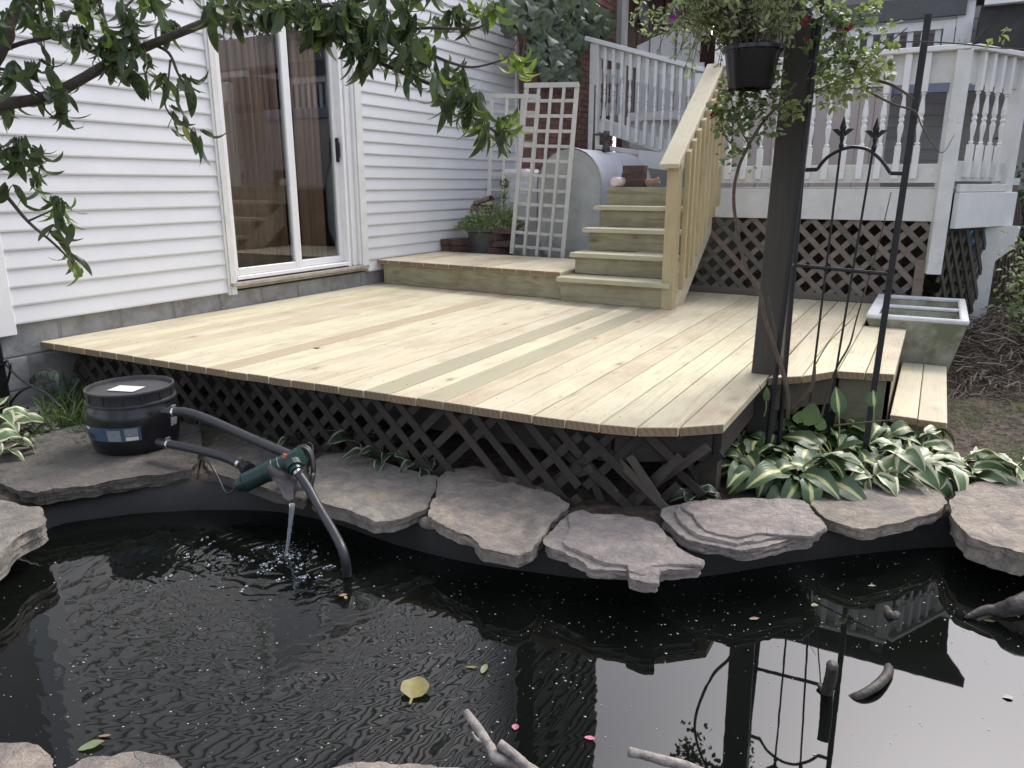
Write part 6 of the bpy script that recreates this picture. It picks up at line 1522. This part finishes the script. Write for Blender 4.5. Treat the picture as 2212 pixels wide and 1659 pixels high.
clu = [(60, 60, 70, 60, 35, 0), (130, 40, 60, 50, 38, 0), (215, 50, 75, 55, 75, .05), (255, 110, 55, 35, 34, .05), (330, 35, 60, 40, 28, .1), (300, 140, 25, 30, 14, 0), (385, 165, 45, 35, 18, 0), (365, 262, 20, 18, 5, 0), (412, 280, 22, 25, 6, 0), (60, 160, 55, 40, 28, 0),
       (140, 208, 40, 35, 18, 0), (105, 240, 30, 25, 10, 0), (45, 330, 45, 30, 24, 0), (60, 380, 40, 30, 20, 0), (15, 320, 25, 30, 9, 0), (110, 445, 35, 20, 15, .3), (138, 495, 20, 18, 8, 0), (163, 560, 16, 14, 6, .4), (470, 15, 50, 25, 30, 0), (560, 20, 60, 25, 45, 0),
       (650, 45, 50, 30, 45, .05), (740, 62, 55, 42, 60, 0), (800, 90, 50, 40, 60, 0), (870, 55, 60, 40, 45, .05), (900, 120, 55, 35, 52, .05), (960, 25, 60, 25, 30, 0), (1050, 12, 45, 18, 22, .5), (955, 178, 48, 30, 38, .1), (1005, 220, 42, 35, 40, .05), (1062, 262, 38, 35, 40, .3),
       (1095, 140, 30, 25, 14, .75), (1115, 275, 14, 25, 6, .9), (700, 15, 50, 20, 35, 0), (800, 15, 50, 20, 30, 0), (620, 5, 60, 15, 30, 0), (680, 68, 28, 20, 10, .7), (-60, 100, 60, 90, 40, 0), (-60, 350, 50, 60, 20, 0), (300, -60, 300, 40, 90, 0), (800, -60, 250, 40, 80, 0), (20, 200, 30, 30, 16, 0)]
rs = random.Random(77); LV = []
twm = MB()
for cx, cy, rx, ry, n_, lt in clu:
    n_ = int(n_ * 1.15)
    nt = max(2, n_ // 7)
    tw = []
    for k in range(nt):
        a = rs.uniform(0, 6.283); r = math.sqrt(rs.uniform(0.1, 1)); ex, ey = cx + rx * r * math.cos(a), cy + ry * r * math.sin(a)
        bx, by = min(limbpts, key=lambda q: (q[0] - ex) ** 2 + (q[1] - ey) ** 2)
        dt = rs.uniform(-0.22, 0.22)
        A = T_(bx, by); B = T_(ex, ey, TD + dt); 
        P = smoothpath([A, A.lerp(B, 0.5) + Vector((0, 0, 0.02)), B], 4); twm.tube(P, 0.0018, 4); tw.append(P)
    for i in range(n_):
        P = rs.choice(tw); t = rs.uniform(0.25, 1) ** 0.7 * (len(P) - 1); j = min(int(t), len(P) - 2); p = P[j].lerp(P[j + 1], t - j) + Vector((rs.uniform(-.02, .02), rs.uniform(-.02, .02), rs.uniform(-.015, .02)))
        a = rs.uniform(0, 6.283); d = Vector((math.cos(a), math.sin(a), rs.uniform(-2.4, -0.1)))
        LV.append((p, d, rs.random() < lt, rs.uniform(0.5, 1.08), rs.uniform(-0.8, 0.8)))
twm.build('twigs', 'twig', tree, kind='stuff')
vis = [l for l in LV if -20 < 1106 + FPX * ((l[0] - CAM).dot(_r)) / ((l[0] - CAM).dot(_f2)) < 2232 and (829.5 - FPX * ((l[0] - CAM).dot(_u2)) / ((l[0] - CAM).dot(_f2))) > -20]
rs.shuffle(vis); front = set(id(l) for l in vis[:298])
rest = []; restn = []
for l in LV:
    p, d, young, s_, ro = l; me = rs.choice(pvn if young else pv); M = place(p, d, s=s_, roll=ro)
    if id(l) in front: inst('leaf', me, tree, M)
    else: (restn if young else rest).append((me, M))
joined('leaf_mass', rest, 'peach', tree); joined('leaf_mass', restn, 'peach_new', tree)
yl = leaf_mesh('yellow_leaf', 0.085, 0.032, 'yellow_leaf', 6, 0.4, 0.3, 0.85); inst('leaf', yl, tree, place(T_(398, 262), (0.15, 0, -1), up=(0, -1, 0)))['label'] = 'yellow and brown spotted leaf'
inst('leaf', yl, tree, place(T_(148, 556), (0.1, 0, -1), up=(0, -1, 0), s=0.8))['label'] = 'yellowing leaf at the lowest twig tip'
fm = MB(); q = T_(187, 98)
fm.lathe(q + Vector((0, 0, -0.018)), [(0.003, 0), (0.013, 0.005), (0.019, 0.018), (0.015, 0.032), (0.003, 0.037)], 12); fm.build('young_peach', 'peach', tree, smooth=True)

# ------------------------------------------------------------------ right side yard: dry roots, grass, hoses, shrubs
m = MB(); rs = random.Random(9)
for i in range(1500):
    x = rs.uniform(0.22, 1.1); y = rs.uniform(5.2, 7.6); c = Vector((x, y, ground_h(x, y)))
    hgt = 0.30 * max(0, 1 - ((x - 0.6) / 0.5) ** 2 - ((y - 6.4) / 1.2) ** 2)
    c.z += rs.uniform(0, hgt + 0.02); a = rs.uniform(0, 6.283); L = rs.uniform(0.05, 0.22); d = Vector((math.cos(a), math.sin(a), rs.uniform(-.25, .35)))
    m.tube([c, c + d * L * 0.5 + Vector((0, 0, rs.uniform(-.01, .04))), c + d * L + Vector((rs.uniform(-.03, .03), rs.uniform(-.03, .03), rs.uniform(-.05, .02)))], rs.uniform(0.002, 0.006), 4)
tag(m.build('dry_roots_heap', 'dry', loc=(0.7, 6.4, 0.3), kind='stuff'), 'heap of dry grey brown roots and stems right of the concrete trough')
items = []; items2 = []
gb2 = leaf_mesh('lawn_blade', 0.07, 0.005, 'grass', 3, 0.7, 0.2, 0.6); gb3 = leaf_mesh('lawn_blade', 0.22, 0.009, 'grass', 5, 1.1, 0.2, 0.6)
for i in range(12000):
    x = rs.uniform(0.2, 1.3) if i < 9500 else rs.uniform(0.6, 3.2); y = rs.uniform(3.3, 8.0)
    if nz(x * 2.3 + 5, y * 1.9) + 0.7 * (x - 0.42) + rs.uniform(-0.2, 0.2) < -0.1: continue
    items.append((gb2, place((x, y, ground_h(x, y) - 0.004), (rs.uniform(-.9, .9), rs.uniform(-.9, .9), 0.8), up=(rs.uniform(-1, 1), rs.uniform(-1, 1), .2), s=rs.uniform(0.3, 0.9))))
for i in range(1300):
    x = rs.uniform(0.5, 1.6); y = rs.uniform(5.4, 8.8); 
    if x < 0.55 + (6.8 - y) * 0.2: continue
    items.append((gb3, place((x, y, ground_h(x, y)), (rs.uniform(-.6, .6), rs.uniform(-.6, .6), 1), up=(rs.uniform(-1, 1), rs.uniform(-1, 1), .2), s=rs.uniform(0.6, 1.6))))
tag(joined('lawn_grass', items, 'grass', None, (1.2, 6, GZ)), 'patchy green grass over the soil on the right')
m = MB()
for i in range(700):
    x = rs.uniform(0.18, 0.9); y = rs.uniform(3.3, 6.2); z = ground_h(x, y); a = rs.uniform(0, 3.14); L = rs.uniform(0.01, 0.045); d = Vector((math.cos(a), math.sin(a), rs.uniform(-.1, .2))); m.tube([Vector((x, y, z + 0.004)), Vector((x, y, z + 0.006)) + d * L], rs.uniform(0.0015, 0.004), 4)
tag(m.build('soil_litter', 'dry', loc=(0.7, 4.7, GZ), kind='stuff'), 'small twigs and crumbs on the bare brown soil')
c = onz(2135, 820, 0.22); m = MB(); m.lathe(c + Vector((0, 0, -0.02)), [(0.003, 0), (0.018, 0.006), (0.026, 0.022), (0.018, 0.038), (0.003, 0.044)], 12); tag(m.build('small_ball', 'blue', loc=c, smooth=True), 'small blue grey ball lying on the soil at the right', 'ball')
def shrub(px, py0, py1, Y, w, label, seed, mat='tree_leaf', n=900, ls=1.0, name='garden_shrub', grp='shrubs beyond the porch corner'):
    rs = random.Random(seed); b = ony(px, py1, Y); t = ony(px, py0, Y); H_ = max(t.z - 0.2, 0.5); b.z = ground_h(b.x, b.y)
    T = thing(name, label, 'shrub', b, grp); m = MB(); its = []
    lf = leaf_mesh('leaf', 0.07 * ls, 0.03 * ls, mat, 3, 0.6, 0.2)
    for k in range(14):
        a = rs.uniform(0, 6.283); e = b + Vector((w * rs.uniform(.2, .9) * math.cos(a), w * rs.uniform(.2, .9) * math.sin(a), H_ * rs.uniform(0.5, 1.0)))
        P = smoothpath([b, b.lerp(e, 0.4) + Vector((0, 0, 0.1)), e], 5); m.tube(P, 0.008, 5)
        for j in range(n // 14):
            q = P[rs.randrange(3, len(P))] + Vector((rs.gauss(0, w * .2), rs.gauss(0, w * .2), rs.gauss(0, H_ * .1))); its.append((lf, place(q, (rs.uniform(-1, 1), rs.uniform(-1, 1), rs.uniform(-.6, .8)), s=rs.uniform(.6, 1.3), roll=rs.uniform(-1, 1))))
    m.build('stem', 'twig', T); joined('foliage', its, mat, T)
shrub(2225, 540, 720, 6.2, 0.26, 'low leafy weeds at the right edge beyond the dry roots', 6, 'grass_pale', 900, 0.7)
shrub(2230, 380, 660, 8.6, 0.45, 'bushy green shrub at the right edge beside the hanging hoses', 1, 'grass', 1500)
shrub(2200, 330, 640, 10.2, 0.6, 'taller darker shrub behind the one at the right edge', 2, n=1500, ls=1.3)
shrub(2060, 500, 640, 8.0, 0.35, 'dark shrub seen through the lattice of the porch corner', 3, 'rose_leaf', 700)
# hose bundle hanging at the corner of the porch
hb = thing('hanging_hose_coil', 'brown garden hoses looped over a hook at the right end of the porch', 'hose', ony(2160, 430, 7.35))
for k in range(7):
    x0 = 2152 + k * 5; x1 = 2125 + k * 11
    P = smoothpath([ony(x0 - 8, 520, 7.3 + k * .02), ony(x0 + 2, 400 + k * 3, 7.28 + k * .02), ony(x0 + 14 + k, 450, 7.3 + k * .02), ony(x0 + 10 + k, 540, 7.3 + k * .02), ony(x1 + 18, 640, 7.35 + k * .02), ony(x1, 600, 7.3 + k * .02)], 5)
    m = MB(); m.tube(P, 0.012, 7); m.build('hose_loop', m_plain('brown_hose', (0.085, 0.055, 0.05), 0.5), hb, smooth=True)
m = MB(); a = ony(2188, 400, 8.2); m.mm((a.x - 0.04, 8.16, 0.2), (a.x + 0.04, 8.24, a.z + 0.0)); tag(m.build('garden_post', 'lattice_brown', loc=(a.x, 8.2, 0.2)), 'grey brown post behind the hose coil, with a pale cap', 'post')
m = MB(); m.mm((a.x - 0.045, 8.155, a.z + 0.001), (a.x + 0.045, 8.245, a.z + 0.06)); tag(m.build('post_cap', 'white', loc=(a.x, 8.2, a.z)), 'white cap on the grey brown post behind the hose coil', 'post cap')
c = ony(2098, 515, 8.0); m = MB(); n_ = 8; m.loft([[c + Vector((0.055 * s_ * math.cos(6.283 * k / n_), t_, 0.07 * s_ * math.sin(6.283 * k / n_))) for k in range(n_)] for s_, t_ in ((0.6, 0), (1, 0.03), (0.7, 0.06))]); tag(m.build('blue_scrap', m_plain('bright_blue_plastic', (0.10, 0.42, 0.75), 0.4), loc=c), 'bright blue plastic scrap behind the dark lattice of the porch corner', 'scrap')

# ------------------------------------------------------------------ trees round the yard (seen in the door glass and the pond)
def garden_tree(x, y, h, w, label, seed, n=2600):
    rs = random.Random(seed); b = Vector((x, y, 0.1)); T = thing('garden_tree', label, 'tree', b, 'trees around the yard')
    m = MB(); m.tube(smoothpath([b, b + Vector((.1, 0, h * .35)), b + Vector((0, .1, h * .75))], 5), [lerp(0.2, 0.06, i / 10) for i in range(11)], 9); m.build('trunk', 'bark', T, smooth=True)
    its = []; lf = leaf_mesh('leaf', 0.30, 0.17, 'tree_leaf', 2, 0.5, 0.2); m = MB()
    for k in range(34):
        a = rs.uniform(0, 6.283); z = rs.uniform(0.3, 1.0) * h; r = w * math.sin(min(1, max(0.12, (1.12 - z / h) * 1.3)) * 1.57) * rs.uniform(.45, 1); c = b + Vector((r * math.cos(a), r * math.sin(a), z))
        m.tube([b + Vector((0, 0, z * 0.7)), c], 0.03, 5)
        for j in range(n // 34):
            its.append((lf, place(c + Vector((rs.gauss(0, w * .18), rs.gauss(0, w * .18), rs.gauss(0, h * .05))), (rs.uniform(-1, 1), rs.uniform(-1, 1), rs.uniform(-1, .4)), s=rs.uniform(.6, 1.3), roll=rs.uniform(-1, 1))))
    m.build('limb', 'bark', T); joined('crown', its, 'tree_leaf', T)
garden_tree(9.5, 13.0, 8.0, 3.0, 'round garden tree far to the right beyond the yard', 31)
garden_tree(13.0, 8.0, 9.0, 3.4, 'tall garden tree across the yard on the right', 32)
garden_tree(9.0, 3.5, 6.0, 2.4, 'smaller garden tree opposite the glass door', 33)
garden_tree(5.5, 17.5, 9.5, 3.0, 'tall tree behind the grey house on the right', 34)
garden_tree(7.0, -12.0, 7.0, 3.0, 'garden tree behind the near side of the pond', 35)
garden_tree(-4.0, -15.0, 8.0, 3.4, 'garden tree beyond the peach tree on the near side', 36)
garden_tree(-13.0, -5.0, 8.0, 3.2, 'garden tree left of the white house corner', 37)
